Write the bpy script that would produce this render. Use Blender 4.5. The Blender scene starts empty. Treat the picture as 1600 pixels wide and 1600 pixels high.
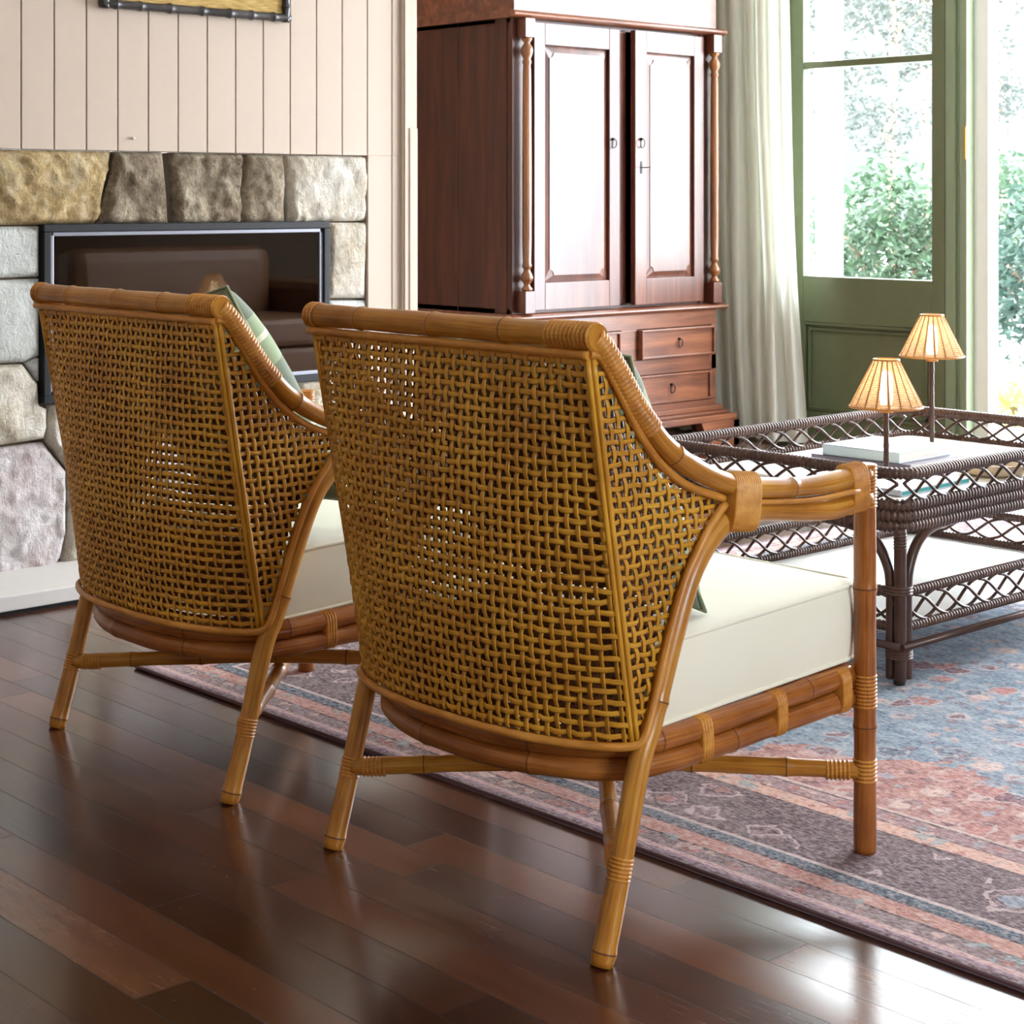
import bpy, bmesh, math, random
from mathutils import Vector, Matrix, noise
random.seed(7)
SC = bpy.context.scene
COL = SC.collection
PI = math.pi

# ------------------------------------------------------------------ camera, sky, sun, window light, exposure
cam_data = bpy.data.cameras.new('camera')
cam = bpy.data.objects.new('camera', cam_data)
COL.objects.link(cam)
cam.location = (0, 0, 1.05)
cam.rotation_euler = (PI / 2, 0, -math.atan2(0.6755, 0.7373))
cam_data.sensor_width = 36
cam_data.lens = 2840 / 1600 * 36
cam_data.shift_y = (308 - 800) / 1600
cam_data.clip_start = 0.05
cam_data.dof.use_dof = True
cam_data.dof.focus_distance = 3.3
cam_data.dof.aperture_fstop = 18
SC.camera = cam
SC.view_settings.view_transform = 'Standard'
SC.view_settings.look = 'None'
SC.view_settings.gamma = 1
SC.view_settings.use_curve_mapping = False
SC.view_settings.exposure = 0.12
SC.cycles.use_denoising = True
SC.cycles.max_bounces = 8
SC.cycles.diffuse_bounces = 5
SC.cycles.transparent_max_bounces = 16
SC.cycles.sample_clamp_indirect = 8

world = bpy.data.worlds.new('sky')
SC.world = world
world.use_nodes = True
bg = world.node_tree.nodes['Background']
bg.inputs[0].default_value = (0.86, 0.925, 1.0, 1)
bg.inputs[1].default_value = 21.5

def area_light(name, loc, size, aim, power, colour, portal=False):
    l = bpy.data.lights.new(name, 'AREA')
    l.shape = 'RECTANGLE'; l.size, l.size_y = size
    l.energy = power; l.color = colour
    o = bpy.data.objects.new(name, l); COL.objects.link(o)
    o.location = loc
    o.rotation_euler = Vector(aim).to_track_quat('-Z', 'Y').to_euler()
    if portal: l.cycles.is_portal = True
    return o

sun = bpy.data.lights.new('sun', 'SUN'); sun.energy = 12; sun.angle = math.radians(0.6); sun.color = (1, 0.97, 0.92)
sun_o = bpy.data.objects.new('sun', sun); COL.objects.link(sun_o)
sun_o.rotation_euler = Vector((0.45, -0.35, -0.85)).to_track_quat('-Z', 'Y').to_euler()
# daylight: portals in the garden doorway and in the window behind the photographer
area_light('doorway_daylight', (6.32, 2.75, 1.22), (2.75, 2.42), (-1, 0, 0), 1, (1, 1, 1), True)
area_light('window_daylight', (1.65, -2.58, 1.55), (1.3, 1.3), (0, 1, 0), 1, (1, 1, 1), True)

# ------------------------------------------------------------------ materials
def srgb(r, g, b):
    f = lambda c: (c / 255 / 12.92) if c / 255 <= 0.04045 else ((c / 255 + 0.055) / 1.055) ** 2.4
    return (f(r), f(g), f(b), 1)

class NT:
    """small helper round a node tree"""
    def __init__(s, name):
        s.m = bpy.data.materials.new(name); s.m.use_nodes = True
        s.t = s.m.node_tree; s.b = s.t.nodes['Principled BSDF']; s.out = s.t.nodes['Material Output']
    def n(s, kind, **kw):
        x = s.t.nodes.new(kind)
        for k, v in kw.items(): setattr(x, k, v)
        return x
    def l(s, a, b): s.t.links.new(a, b)
    def set(s, sock, v):
        if hasattr(v, 'is_output') or hasattr(v, 'links') and not isinstance(v, (int, float, tuple)): s.l(v, sock)
        else: sock.default_value = v
    def coord(s, which='Object', scale=(1, 1, 1), loc=(0, 0, 0)):
        c = s.n('ShaderNodeTexCoord'); m = s.n('ShaderNodeMapping')
        m.inputs['Scale'].default_value = scale; m.inputs['Location'].default_value = loc
        s.l(c.outputs[which], m.inputs[0]); return m.outputs[0]
    def noise(s, vec, scale=5, detail=4, rough=0.55, dist=0):
        x = s.n('ShaderNodeTexNoise'); s.l(vec, x.inputs['Vector'])
        x.inputs['Scale'].default_value = scale; x.inputs['Detail'].default_value = detail
        x.inputs['Roughness'].default_value = rough; x.inputs['Distortion'].default_value = dist
        return x.outputs['Fac']
    def voro(s, vec, scale=5, feature='F1', out='Distance', rnd=1, metric='EUCLIDEAN'):
        x = s.n('ShaderNodeTexVoronoi', feature=feature, distance=metric); s.l(vec, x.inputs['Vector'])
        x.inputs['Scale'].default_value = scale; x.inputs['Randomness'].default_value = rnd
        return x.outputs[out]
    def ramp(s, fac, stops, interp='LINEAR'):
        r = s.n('ShaderNodeValToRGB'); cr = r.color_ramp; cr.interpolation = interp
        while len(cr.elements) < len(stops): cr.elements.new(0.5)
        for e, (p, c) in zip(cr.elements, stops):
            e.position = p; e.color = c if len(c) == 4 else (*c, 1)
        s.set(r.inputs[0], fac); return r.outputs[0]
    def math(s, op, a, b=0.0, c=None, clamp=False):
        x = s.n('ShaderNodeMath', operation=op); x.use_clamp = clamp
        s.set(x.inputs[0], a); s.set(x.inputs[1], b)
        if c is not None: s.set(x.inputs[2], c)
        return x.outputs[0]
    def mix(s, fac, a, b, mode='MIX'):
        x = s.n('ShaderNodeMix', data_type='RGBA', blend_type=mode)
        s.set(x.inputs[0], fac); s.set(x.inputs[6], a); s.set(x.inputs[7], b)
        return x.outputs[2]
    def xyz(s, vec):
        x = s.n('ShaderNodeSeparateXYZ'); s.l(vec, x.inputs[0]); return x.outputs
    def combine(s, x, y, z):
        c = s.n('ShaderNodeCombineXYZ')
        s.set(c.inputs[0], x); s.set(c.inputs[1], y); s.set(c.inputs[2], z); return c.outputs[0]
    def bump(s, h, strength=0.3, dist=0.002):
        x = s.n('ShaderNodeBump'); x.inputs['Strength'].default_value = strength; x.inputs['Distance'].default_value = dist
        s.l(h, x.inputs['Height']); s.l(x.outputs[0], s.b.inputs['Normal']); return x
    def fin(s, col=None, rough=None, **kw):
        if col is not None: s.set(s.b.inputs['Base Color'], col)
        if rough is not None: s.set(s.b.inputs['Roughness'], rough)
        for k, v in kw.items(): s.set(s.b.inputs[k.replace('_', ' ')], v)
        return s.m

M = {}
def plain(name, col, rough=0.5, **kw):
    t = NT(name); v = t.coord()
    n = t.noise(v, 30, 3)
    c = t.mix(t.math('MULTIPLY', n, 0.25), col, (col[0] * 0.75, col[1] * 0.75, col[2] * 0.75, 1))
    M[name] = t.fin(c, rough, **kw); return M[name]

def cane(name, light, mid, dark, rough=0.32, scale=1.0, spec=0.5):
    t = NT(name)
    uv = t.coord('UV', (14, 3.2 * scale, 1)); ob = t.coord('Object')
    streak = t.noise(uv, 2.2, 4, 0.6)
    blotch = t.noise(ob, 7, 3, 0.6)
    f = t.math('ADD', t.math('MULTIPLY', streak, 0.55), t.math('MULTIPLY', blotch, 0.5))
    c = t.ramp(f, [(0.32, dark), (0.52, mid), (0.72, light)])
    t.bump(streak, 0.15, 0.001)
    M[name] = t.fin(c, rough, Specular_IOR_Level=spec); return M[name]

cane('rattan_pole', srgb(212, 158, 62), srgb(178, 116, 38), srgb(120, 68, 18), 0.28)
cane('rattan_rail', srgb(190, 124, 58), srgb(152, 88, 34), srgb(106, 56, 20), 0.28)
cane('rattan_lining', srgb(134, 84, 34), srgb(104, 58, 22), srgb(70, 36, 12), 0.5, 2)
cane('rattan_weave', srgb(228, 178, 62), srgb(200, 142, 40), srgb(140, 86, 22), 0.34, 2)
cane('rattan_binding', srgb(222, 166, 76), srgb(194, 128, 48), srgb(140, 80, 28), 0.36, 4)
cane('rattan_node', srgb(120, 70, 28), srgb(92, 48, 18), srgb(60, 30, 10), 0.5)
cane('dark_cane', srgb(102, 70, 54), srgb(72, 46, 35), srgb(44, 27, 20), 0.3, 2)
cane('dark_wrap', srgb(108, 78, 62), srgb(80, 54, 42), srgb(52, 33, 25), 0.33, 5)

def wood(name, a, b, c, axis='Z', rough=0.25, coat=0.3, sc=1.0):
    t = NT(name)
    s = {'X': (1.2, 14, 14), 'Y': (14, 1.2, 14), 'Z': (14, 14, 1.2)}[axis]
    v = t.coord('Object', tuple(k * sc for k in s))
    g = t.noise(v, 1.6, 6, 0.62, 0.6)
    big = t.noise(t.coord('Object', (2.2, 2.2, 1.1)), 1.5, 3)
    f = t.math('ADD', t.math('MULTIPLY', g, 0.7), t.math('MULTIPLY', big, 0.3))
    col = t.ramp(f, [(0.3, a), (0.5, b), (0.7, c)])
    t.bump(g, 0.08, 0.001)
    M[name] = t.fin(col, rough, Coat_Weight=coat, Coat_Roughness=0.27); return M[name]
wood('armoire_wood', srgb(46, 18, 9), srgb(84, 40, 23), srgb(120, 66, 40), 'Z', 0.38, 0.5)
wood('armoire_wood_across', srgb(62, 28, 15), srgb(108, 60, 36), srgb(148, 90, 56), 'X', 0.38, 0.55)
wood('column_wood', srgb(72, 36, 12), srgb(120, 70, 26), srgb(160, 104, 46), 'Z', 0.28, 0.4)
wood('log_wood', srgb(60, 48, 40), srgb(110, 90, 74), srgb(150, 130, 110), 'X', 0.9, 0)
plain('iron', (0.015, 0.014, 0.013, 1), 0.4, Metallic=0.8)
plain('black_metal', (0.010, 0.010, 0.011, 1), 0.5, Specular_IOR_Level=0.3)
plain('soot', srgb(84, 66, 54), 0.9)
plain('rubber', (0.015, 0.013, 0.012, 1), 0.7)
plain('brass', (0.6, 0.42, 0.12, 1), 0.3, Metallic=1.0)
plain('silver_trim', (0.30, 0.31, 0.36, 1), 0.35, Metallic=0.6)
plain('putty_paint', srgb(186, 168, 150), 0.6)
plain('white_paint', srgb(240, 238, 232), 0.5)
plain('plaster', srgb(236, 230, 218), 0.8)
plain('hearth_stone', srgb(214, 210, 204), 0.65)
plain('white_board', srgb(244, 242, 236), 0.35)
plain('paper', srgb(240, 238, 230), 0.8)
plain('teal_cover', srgb(40, 150, 150), 0.4)
plain('pale_blue_cover', srgb(200, 220, 226), 0.3)
plain('grey_cover', srgb(196, 200, 208), 0.35)
plain('mauve_cover', srgb(120, 112, 128), 0.35)
plain('white_cover', srgb(246, 244, 240), 0.3)
plain('beige_ceramic', srgb(214, 190, 158), 0.35)
plain('sofa_leather', srgb(120, 84, 58), 0.45)
plain('trunk_bark', srgb(110, 92, 76), 0.9)
plain('door_green_lit', srgb(136, 152, 120), 0.45)  # door paint lightened: outdoor light on the post put into the colour
t = NT('door_green'); v = t.coord()
M['door_green'] = t.fin(t.mix(t.noise(v, 18, 3), srgb(106, 116, 84), srgb(96, 104, 74)), 0.42)

# seat cushion cotton
t = NT('cream_cotton'); v = t.coord('Object', (1, 1, 1))
w = t.noise(v, 900, 2); t.bump(t.math('ADD', w, t.math('MULTIPLY', t.noise(v, 9, 3), 3)), 0.12, 0.002)
M['cream_cotton'] = t.fin(t.mix(t.noise(v, 6), srgb(243, 241, 224), srgb(236, 233, 211)), 0.85, Sheen_Weight=0.2)

# plaid pillow cloth (UV 0..1 squares)
t = NT('green_plaid')
uv = t.coord('UV', (2.42, 2.42, 1)); x = t.xyz(uv)
def band(c, lo, hi):
    f = t.math('FRACT', c)
    return t.math('MULTIPLY', t.math('GREATER_THAN', f, lo), t.math('LESS_THAN', f, hi))
c = srgb(226, 228, 208)
a1 = t.math('ADD', band(x[0], 0.02, 0.50), band(x[1], 0.02, 0.50))
a1 = t.math('MULTIPLY', a1, 0.5)
col = t.ramp(a1, [(0.0, srgb(222, 226, 206)), (0.5, srgb(116, 140, 88)), (1.0, srgb(44, 74, 28))])
thin = t.math('MAXIMUM', band(x[0], 0.76, 0.82), band(x[1], 0.76, 0.82))
col = t.mix(t.math('MULTIPLY', thin, 0.7), col, srgb(232, 226, 196))
wv = t.noise(t.coord('UV', (260, 260, 1)), 1, 2)
col = t.mix(t.math('MULTIPLY', wv, 0.3), col, srgb(240, 240, 225))
t.bump(wv, 0.2, 0.001)
M['green_plaid'] = t.fin(col, 0.9, Sheen_Weight=0.2)

# timber floor: boards 88 mm wide along Y
t = NT('floor_boards')
o = t.coord('Object'); p = t.xyz(o)
bx = t.math('DIVIDE', t.math('SUBTRACT', p[0], 1.242 - 0.088 * 60), 0.088)
bi = t.math('FLOOR', bx); bf = t.math('FRACT', bx)
wn = t.n('ShaderNodeTexWhiteNoise', noise_dimensions='1D'); t.l(bi, wn.inputs['W'])
yl = t.math('DIVIDE', t.math('ADD', p[1], t.math('MULTIPLY', wn.outputs['Value'], 9.0)), 1.35)
yi = t.math('FLOOR', yl); yf = t.math('FRACT', yl)
wn2 = t.n('ShaderNodeTexWhiteNoise', noise_dimensions='2D'); t.l(t.combine(bi, yi, 0.0), wn2.inputs['Vector'])
tone = wn2.outputs['Value']
gv = t.combine(t.math('ADD', t.math('MULTIPLY', p[0], 26), t.math('MULTIPLY', tone, 40)), t.math('MULTIPLY', p[1], 1.6), 0.0)
gr = t.noise(gv, 1.3, 6, 0.65, 0.5)
f = t.math('ADD', t.math('MULTIPLY', gr, 0.55), t.math('ADD', t.math('MULTIPLY', tone, 0.42), -0.02))
col = t.ramp(f, [(0.16, srgb(32, 14, 9)), (0.38, srgb(62, 29, 16)), (0.60, srgb(90, 50, 30)), (0.84, srgb(126, 80, 50))])
gapx = t.math('MAXIMUM', t.math('LESS_THAN', bf, 0.013), t.math('GREATER_THAN', bf, 0.987))
gapy = t.math('LESS_THAN', yf, 0.0015)
gap = t.math('MAXIMUM', gapx, gapy)
col = t.mix(t.math('MULTIPLY', gap, 0.75), col, srgb(24, 10, 6))
sc_v = t.coord('Object', (3, 22, 1), (0, 0, 0))
scr = t.noise(t.coord('Object', (60, 3.5, 1)), 2.0, 3, 0.8)
spots = t.math('LESS_THAN', t.voro(o, 26), 0.035)
col = t.mix(t.math('MULTIPLY', spots, 0.5), col, srgb(190, 170, 140))
rough = t.math('ADD', t.math('ADD', 0.07, t.math('MULTIPLY', wn2.outputs['Color'], 0.08)), t.math('ADD', t.math('MULTIPLY', scr, 0.14), t.math('MULTIPLY', t.noise(o, 5, 4), 0.10)))
wav = t.math('ADD', t.math('MULTIPLY', gr, 0.15), t.math('MULTIPLY', t.math('SUBTRACT', 1.0, gap), 1.0))
tilt = t.math('MULTIPLY', t.math('SUBTRACT', tone, 0.5), bf)
t.bump(t.math('ADD', wav, t.math('MULTIPLY', tilt, 4.0)), 0.16, 0.0006)
rough = t.math('ADD', rough, t.math('MULTIPLY', gap, 0.2))
M['floor_boards'] = t.fin(col, rough, Specular_IOR_Level=t.math('SUBTRACT', 0.90, t.math('MULTIPLY', gap, 0.45)), Coat_Weight=0.35, Coat_Roughness=0.16)

# rug: bands measured from the edge inwards
RX0, RX1, RY0, RY1 = 2.117, 5.85, -0.75, 3.55
t = NT('persian_rug')
o = t.coord('Object'); p = t.xyz(o)
dx0 = t.math('SUBTRACT', p[0], RX0); dx1 = t.math('SUBTRACT', RX1, p[0])
dy0 = t.math('SUBTRACT', p[1], RY0); dy1 = t.math('SUBTRACT', RY1, p[1])
d = t.math('MINIMUM', t.math('MINIMUM', dx0, dx1), t.math('MINIMUM', dy0, dy1))
dw = t.math('ADD', d, t.math('MULTIPLY', t.math('SUBTRACT', t.noise(o, 45, 2), 0.5), 0.004))
S = 0.5
base = t.ramp(t.math('DIVIDE', dw, S), [
    (0.0, srgb(96, 72, 78)), (0.012 / S, srgb(148, 118, 132)), (0.022 / S, srgb(206, 168, 164)), (0.036 / S, srgb(134, 112, 112)),
    (0.072 / S, srgb(74, 50, 54)), (0.077 / S, srgb(192, 138, 122)), (0.117 / S, srgb(78, 54, 58)), (0.122 / S, srgb(84, 110, 124)),
    (0.149 / S, srgb(204, 180, 174)), (0.160 / S, srgb(92, 70, 74)), (0.342 / S, srgb(68, 44, 48)), (0.348 / S, srgb(214, 168, 148)),
    (0.387 / S, srgb(76, 52, 56)), (0.392 / S, srgb(150, 116, 118)), (0.430 / S, srgb(90, 64, 66)), (0.437 / S, srgb(206, 178, 168)),
    (0.447 / S, srgb(166, 108, 100))], 'CONSTANT')
# field: blue heart with a worn, wavering edge inside red corners
fd = t.math('ADD', d, t.math('ADD', t.math('MULTIPLY', t.math('SUBTRACT', t.noise(o, 4.5, 4), 0.5), 0.34), t.math('MULTIPLY', t.math('SUBTRACT', t.noise(o, 34, 4), 0.5), 0.16)))
# red band curls away from the corner (scalloped medallion outline)
scal = t.math('MULTIPLY', t.math('ABSOLUTE', t.math('SINE', t.math('MULTIPLY', p[1], 4.2))), 0.14)
inblue = t.math('GREATER_THAN', t.math('SUBTRACT', fd, scal), 0.54)
redv = t.ramp(t.noise(o, 26, 4, 0.65), [(0.3, srgb(128, 74, 74)), (0.5, srgb(176, 118, 108)), (0.7, srgb(206, 160, 144))])
bluev = t.ramp(t.noise(t.coord('Object', (1.0, 0.35, 1)), 34, 5, 0.7), [(0.25, srgb(70, 98, 120)), (0.5, srgb(120, 148, 166)), (0.72, srgb(176, 190, 200))])
field = t.mix(inblue, redv, bluev)
wob = t.n('ShaderNodeTexNoise'); t.l(o, wob.inputs['Vector']); wob.inputs['Scale'].default_value = 26
wv2 = t.n('ShaderNodeVectorMath', operation='MULTIPLY_ADD'); t.l(wob.outputs['Color'], wv2.inputs[0]); wob.inputs['Detail'].default_value = 5; wv2.inputs[1].default_value = (0.05, 0.065, 0); t.l(o, wv2.inputs[2])
wo = wv2.outputs[0]
m1 = t.voro(wo, 10.5); m1c = t.voro(wo, 10.5, out='Color')
mot = t.math('LESS_THAN', m1, 0.30); motr = t.math('LESS_THAN', t.math('ABSOLUTE', t.math('SUBTRACT', m1, 0.34)), 0.035)
mcol = t.ramp(t.xyz(m1c)[0], [(0.0, srgb(112, 62, 74)), (0.3, srgb(186, 120, 110)), (0.55, srgb(214, 184, 172)), (0.8, srgb(92, 108, 128))], 'CONSTANT')
field = t.mix(t.math('MULTIPLY', mot, t.math('GREATER_THAN', t.noise(o, 55, 3), 0.42)), field, mcol)
field = t.mix(t.math('MULTIPLY', motr, 0.6), field, srgb(206, 186, 180))
m3 = t.math('LESS_THAN', t.voro(wo, 21), 0.29)
field = t.mix(t.math('MULTIPLY', m3, 0.65), field, t.ramp(t.xyz(t.voro(wo, 21, out='Color'))[1], [(0, srgb(104, 66, 76)), (0.45, srgb(204, 166, 152)), (0.75, srgb(150, 168, 184))], 'CONSTANT'))
infield = t.math('GREATER_THAN', dw, 0.447)
col = t.mix(infield, base, field)
# motifs of the broad brown border
inmain = t.math('MULTIPLY', t.math('GREATER_THAN', dw, 0.180), t.math('LESS_THAN', dw, 0.328))
b1 = t.voro(wo, 9.0, metric='MANHATTAN'); bc = t.voro(wo, 9.0, out='Color', metric='MANHATTAN')
ring = t.math('LESS_THAN', t.math('ABSOLUTE', t.math('SUBTRACT', b1, 0.50)), 0.05)
core = t.math('LESS_THAN', b1, 0.27)
core2 = t.math('LESS_THAN', t.math('ABSOLUTE', t.math('SUBTRACT', b1, 0.38)), 0.05)
bcol = t.ramp(t.xyz(bc)[0], [(0.0, srgb(176, 116, 108)), (0.4, srgb(150, 166, 178)), (0.7, srgb(112, 72, 78))], 'CONSTANT')
col = t.mix(t.math('MULTIPLY', inmain, t.math('MULTIPLY', ring, 0.75)), col, srgb(206, 180, 178))
col = t.mix(t.math('MULTIPLY', inmain, t.math('MULTIPLY', core, 0.8)), col, bcol)
col = t.mix(t.math('MULTIPLY', inmain, t.math('MULTIPLY', core2, t.math('GREATER_THAN', t.noise(o, 70, 2), 0.5))), col, srgb(160, 128, 130))
# motifs of the narrow borders
narrow = t.math('MAXIMUM', t.math('MULTIPLY', t.math('GREATER_THAN', dw, 0.040), t.math('LESS_THAN', dw, 0.115)), t.math('MULTIPLY', t.math('GREATER_THAN', dw, 0.350), t.math('LESS_THAN', dw, 0.43)))
n1 = t.voro(wo, 30, metric='MANHATTAN'); nc = t.voro(wo, 30, out='Color', metric='MANHATTAN')
col = t.mix(t.math('MULTIPLY', narrow, t.math('MULTIPLY', t.math('LESS_THAN', n1, 0.55), 0.8)), col, t.ramp(t.xyz(nc)[0], [(0, srgb(206, 172, 160)), (0.35, srgb(140, 158, 160)), (0.65, srgb(176, 104, 92))], 'CONSTANT'))
inblu = t.math('MULTIPLY', t.math('GREATER_THAN', dw, 0.122), t.math('LESS_THAN', dw, 0.149))
col = t.mix(t.math('MULTIPLY', inblu, t.math('GREATER_THAN', t.noise(o, 200, 2), 0.50)), col, srgb(34, 56, 72))
# wear: fine pile rows along Y plus faded patches
pile = t.noise(t.coord('Object', (1, 0.25, 1)), 330, 3, 0.7)
col = t.mix(t.math('MULTIPLY', t.math('SUBTRACT', pile, 0.40, None, True), 1.6), col, srgb(208, 196, 196))
col = t.mix(t.math('MULTIPLY', t.math('SUBTRACT', 0.54, pile, None, True), 2.2), col, srgb(44, 30, 36))
fade = t.noise(o, 5, 4)
col = t.mix(t.math('MULTIPLY', t.math('SUBTRACT', fade, 0.5, None, True), 0.9), col, srgb(190, 176, 176))
fleck = t.noise(o, 95, 3, 0.75)
col = t.mix(t.math('MULTIPLY', t.math('SUBTRACT', fleck, 0.52, None, True), 2.4, None, True), col, srgb(200, 178, 176))
col = t.mix(t.math('MULTIPLY', t.math('SUBTRACT', 0.46, fleck, None, True), 2.6, None, True), col, srgb(72, 48, 56))
t.bump(pile, 0.4, 0.002)
M['persian_rug'] = t.fin(col, 0.95, Specular_IOR_Level=0.2)
plain('rug_binding', srgb(104, 78, 84), 0.95)

# sandstone
def stone_mat(name, a, b, c):
    t = NT(name); o = t.coord('Object')
    n1 = t.noise(o, 6, 6, 0.65, 0.8); n2 = t.noise(o, 55, 6, 0.75); n3 = t.noise(t.coord('Object', (10, 3, 5)), 3.2, 6, 0.75, 1.4)
    f = t.math('ADD', t.math('MULTIPLY', n1, 0.5), t.math('ADD', t.math('MULTIPLY', n2, 0.25), t.math('MULTIPLY', n3, 0.3)))
    col = t.ramp(f, [(0.40, a), (0.51, b), (0.62, c)])
    t.bump(t.math('ADD', t.math('MULTIPLY', n3, 1.4), n2), 1.0, 0.014)
    M[name] = t.fin(col, 0.9); return M[name]
stone_mat('sandstone_gold', srgb(150, 112, 56), srgb(196, 168, 116), srgb(226, 208, 170))
stone_mat('sandstone_grey', srgb(88, 74, 54), srgb(142, 124, 100), srgb(186, 172, 148))
stone_mat('sandstone_cream', srgb(184, 162, 124), srgb(220, 209, 188), srgb(236, 229, 216))
stone_mat('sandstone_pink', srgb(190, 166, 160), srgb(222, 209, 206), srgb(236, 229, 226))
stone_mat('sandstone_white', srgb(206, 207, 197), srgb(224, 225, 217), srgb(234, 235, 230))
plain('mortar', srgb(92, 80, 62), 0.95)

wood('armoire_wood_shaded', srgb(38, 15, 7), srgb(68, 30, 15), srgb(98, 50, 28), 'Z', 0.42, 0.1)  # darker copy of the armoire wood, shade on its side put into the colour
# woven art
t = NT('woven_grass'); o = t.coord('Object', (4, 1, 60))
M['woven_grass'] = t.fin(t.ramp(t.noise(o, 6, 4, 0.7), [(0.3, srgb(120, 92, 40)), (0.5, srgb(176, 144, 80)), (0.7, srgb(206, 178, 116))]), 0.85)
cane('black_bamboo', srgb(84, 80, 78), srgb(44, 40, 38), srgb(20, 18, 17), 0.3)

# glass (thin): clear with a mirror-like film
def glass(name, tint, gloss):
    t = NT(name)
    tr = t.n('ShaderNodeBsdfTransparent'); tr.inputs[0].default_value = tint
    gl = t.n('ShaderNodeBsdfGlossy'); gl.inputs['Roughness'].default_value = 0.02
    fr = t.n('ShaderNodeFresnel'); ge = t.n('ShaderNodeNewGeometry')
    t.l(t.math('SUBTRACT', 1.5, t.math('MULTIPLY', ge.outputs['Backfacing'], 1.5 - 1 / 1.5)), fr.inputs[0])
    mx = t.n('ShaderNodeMixShader')
    t.l(t.math('MULTIPLY', fr.outputs[0], gloss, None, True), mx.inputs[0]); t.l(tr.outputs[0], mx.inputs[1]); t.l(gl.outputs[0], mx.inputs[2])
    t.l(mx.outputs[0], t.out.inputs[0]); M[name] = t.m
glass('window_glass', (0.97, 0.99, 0.98, 1), 1.0)
glass('fire_glass', (0.55, 0.52, 0.50, 1), 2.2)

# curtain: woven cloth that lets daylight through
t = NT('curtain_linen'); o = t.coord('Object')
w = t.noise(t.coord('Object', (1, 1, 0.02)), 300, 2)
col = t.mix(w, srgb(248, 248, 238), srgb(238, 238, 224))
df = t.n('ShaderNodeBsdfDiffuse'); tl = t.n('ShaderNodeBsdfTranslucent'); mx = t.n('ShaderNodeMixShader'); mx.inputs[0].default_value = 0.45
t.l(col, df.inputs[0]); t.l(col, tl.inputs[0]); t.l(df.outputs[0], mx.inputs[1]); t.l(tl.outputs[0], mx.inputs[2]); t.l(mx.outputs[0], t.out.inputs[0])
M['curtain_linen'] = t.m

# lamp shade weave, bulb
t = NT('shade_weave')
uv = t.coord('UV', (1, 1, 1)); x = t.xyz(uv)
row = t.math('SINE', t.math('MULTIPLY', x[1], 2 * PI * 22))
nz = t.noise(t.coord('UV', (40, 60, 1)), 1, 3)
col = t.ramp(t.math('ADD', t.math('MULTIPLY', row, 0.15), nz), [(0.2, srgb(186, 148, 110)), (0.55, srgb(228, 200, 166)), (0.9, srgb(242, 224, 200))])
df = t.n('ShaderNodeBsdfDiffuse'); tl = t.n('ShaderNodeBsdfTranslucent'); mx = t.n('ShaderNodeMixShader'); mx.inputs[0].default_value = 0.45
t.l(col, df.inputs[0]); t.l(col, tl.inputs[0]); t.l(df.outputs[0], mx.inputs[1]); t.l(tl.outputs[0], mx.inputs[2])
bp = t.n('ShaderNodeBump'); bp.inputs['Strength'].default_value = 0.6; bp.inputs['Distance'].default_value = 0.002
t.l(row, bp.inputs['Height']); t.l(bp.outputs[0], df.inputs['Normal'])
gap = t.math('MULTIPLY', t.math('GREATER_THAN', t.math('ABSOLUTE', row), 0.90), t.math('LESS_THAN', t.math('ABSOLUTE', t.math('SUBTRACT', t.math('FRACT', t.math('MULTIPLY', x[0], 18)), 0.5)), 0.36))
tp = t.n('ShaderNodeBsdfTransparent'); mx2 = t.n('ShaderNodeMixShader')
t.l(gap, mx2.inputs[0]); t.l(mx.outputs[0], mx2.inputs[1]); t.l(tp.outputs[0], mx2.inputs[2]); t.l(mx2.outputs[0], t.out.inputs[0])
M['shade_weave'] = t.m
t = NT('bulb_glow'); M['bulb_glow'] = t.fin((1, 0.8, 0.5, 1), 0.4, Emission_Color=(1, 0.86, 0.62, 1), Emission_Strength=30.0)

def leaf_mat(name, a, b):
    t = NT(name); o = t.coord('Object')
    col = t.mix(t.noise(o, 3, 4), a, b)
    M[name] = t.fin(col, 0.55, Subsurface_Weight=0.0)
    tl = t.n('ShaderNodeBsdfTranslucent'); t.l(col, tl.inputs[0])
    mx = t.n('ShaderNodeMixShader'); mx.inputs[0].default_value = 0.35
    t.l(t.b.outputs[0], mx.inputs[1]); t.l(tl.outputs[0], mx.inputs[2]); t.l(mx.outputs[0], t.out.inputs[0])
leaf_mat('leaf_teal', srgb(20, 42, 30), srgb(58, 84, 54))
leaf_mat('leaf_blue', srgb(19, 40, 36), srgb(52, 76, 62))
leaf_mat('leaf_green', srgb(52, 82, 38), srgb(94, 122, 60))
leaf_mat('leaf_pale', srgb(64, 84, 66), srgb(102, 116, 90))
leaf_mat('leaf_far', (0.012, 0.018, 0.014, 1), (0.028, 0.036, 0.028, 1))
leaf_mat('leaf_lime', srgb(150, 170, 60), srgb(220, 214, 130))
plain('backdrop_haze', (0.062, 0.064, 0.061, 1), 1.0, Specular_IOR_Level=0.0)  # dull grey of the added sky backdrop, comes out as near-white haze
plain('pale_gravel', srgb(200, 203, 204), 0.9)

# ------------------------------------------------------------------ mesh helpers
def V(*a): return Vector(a)

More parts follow.
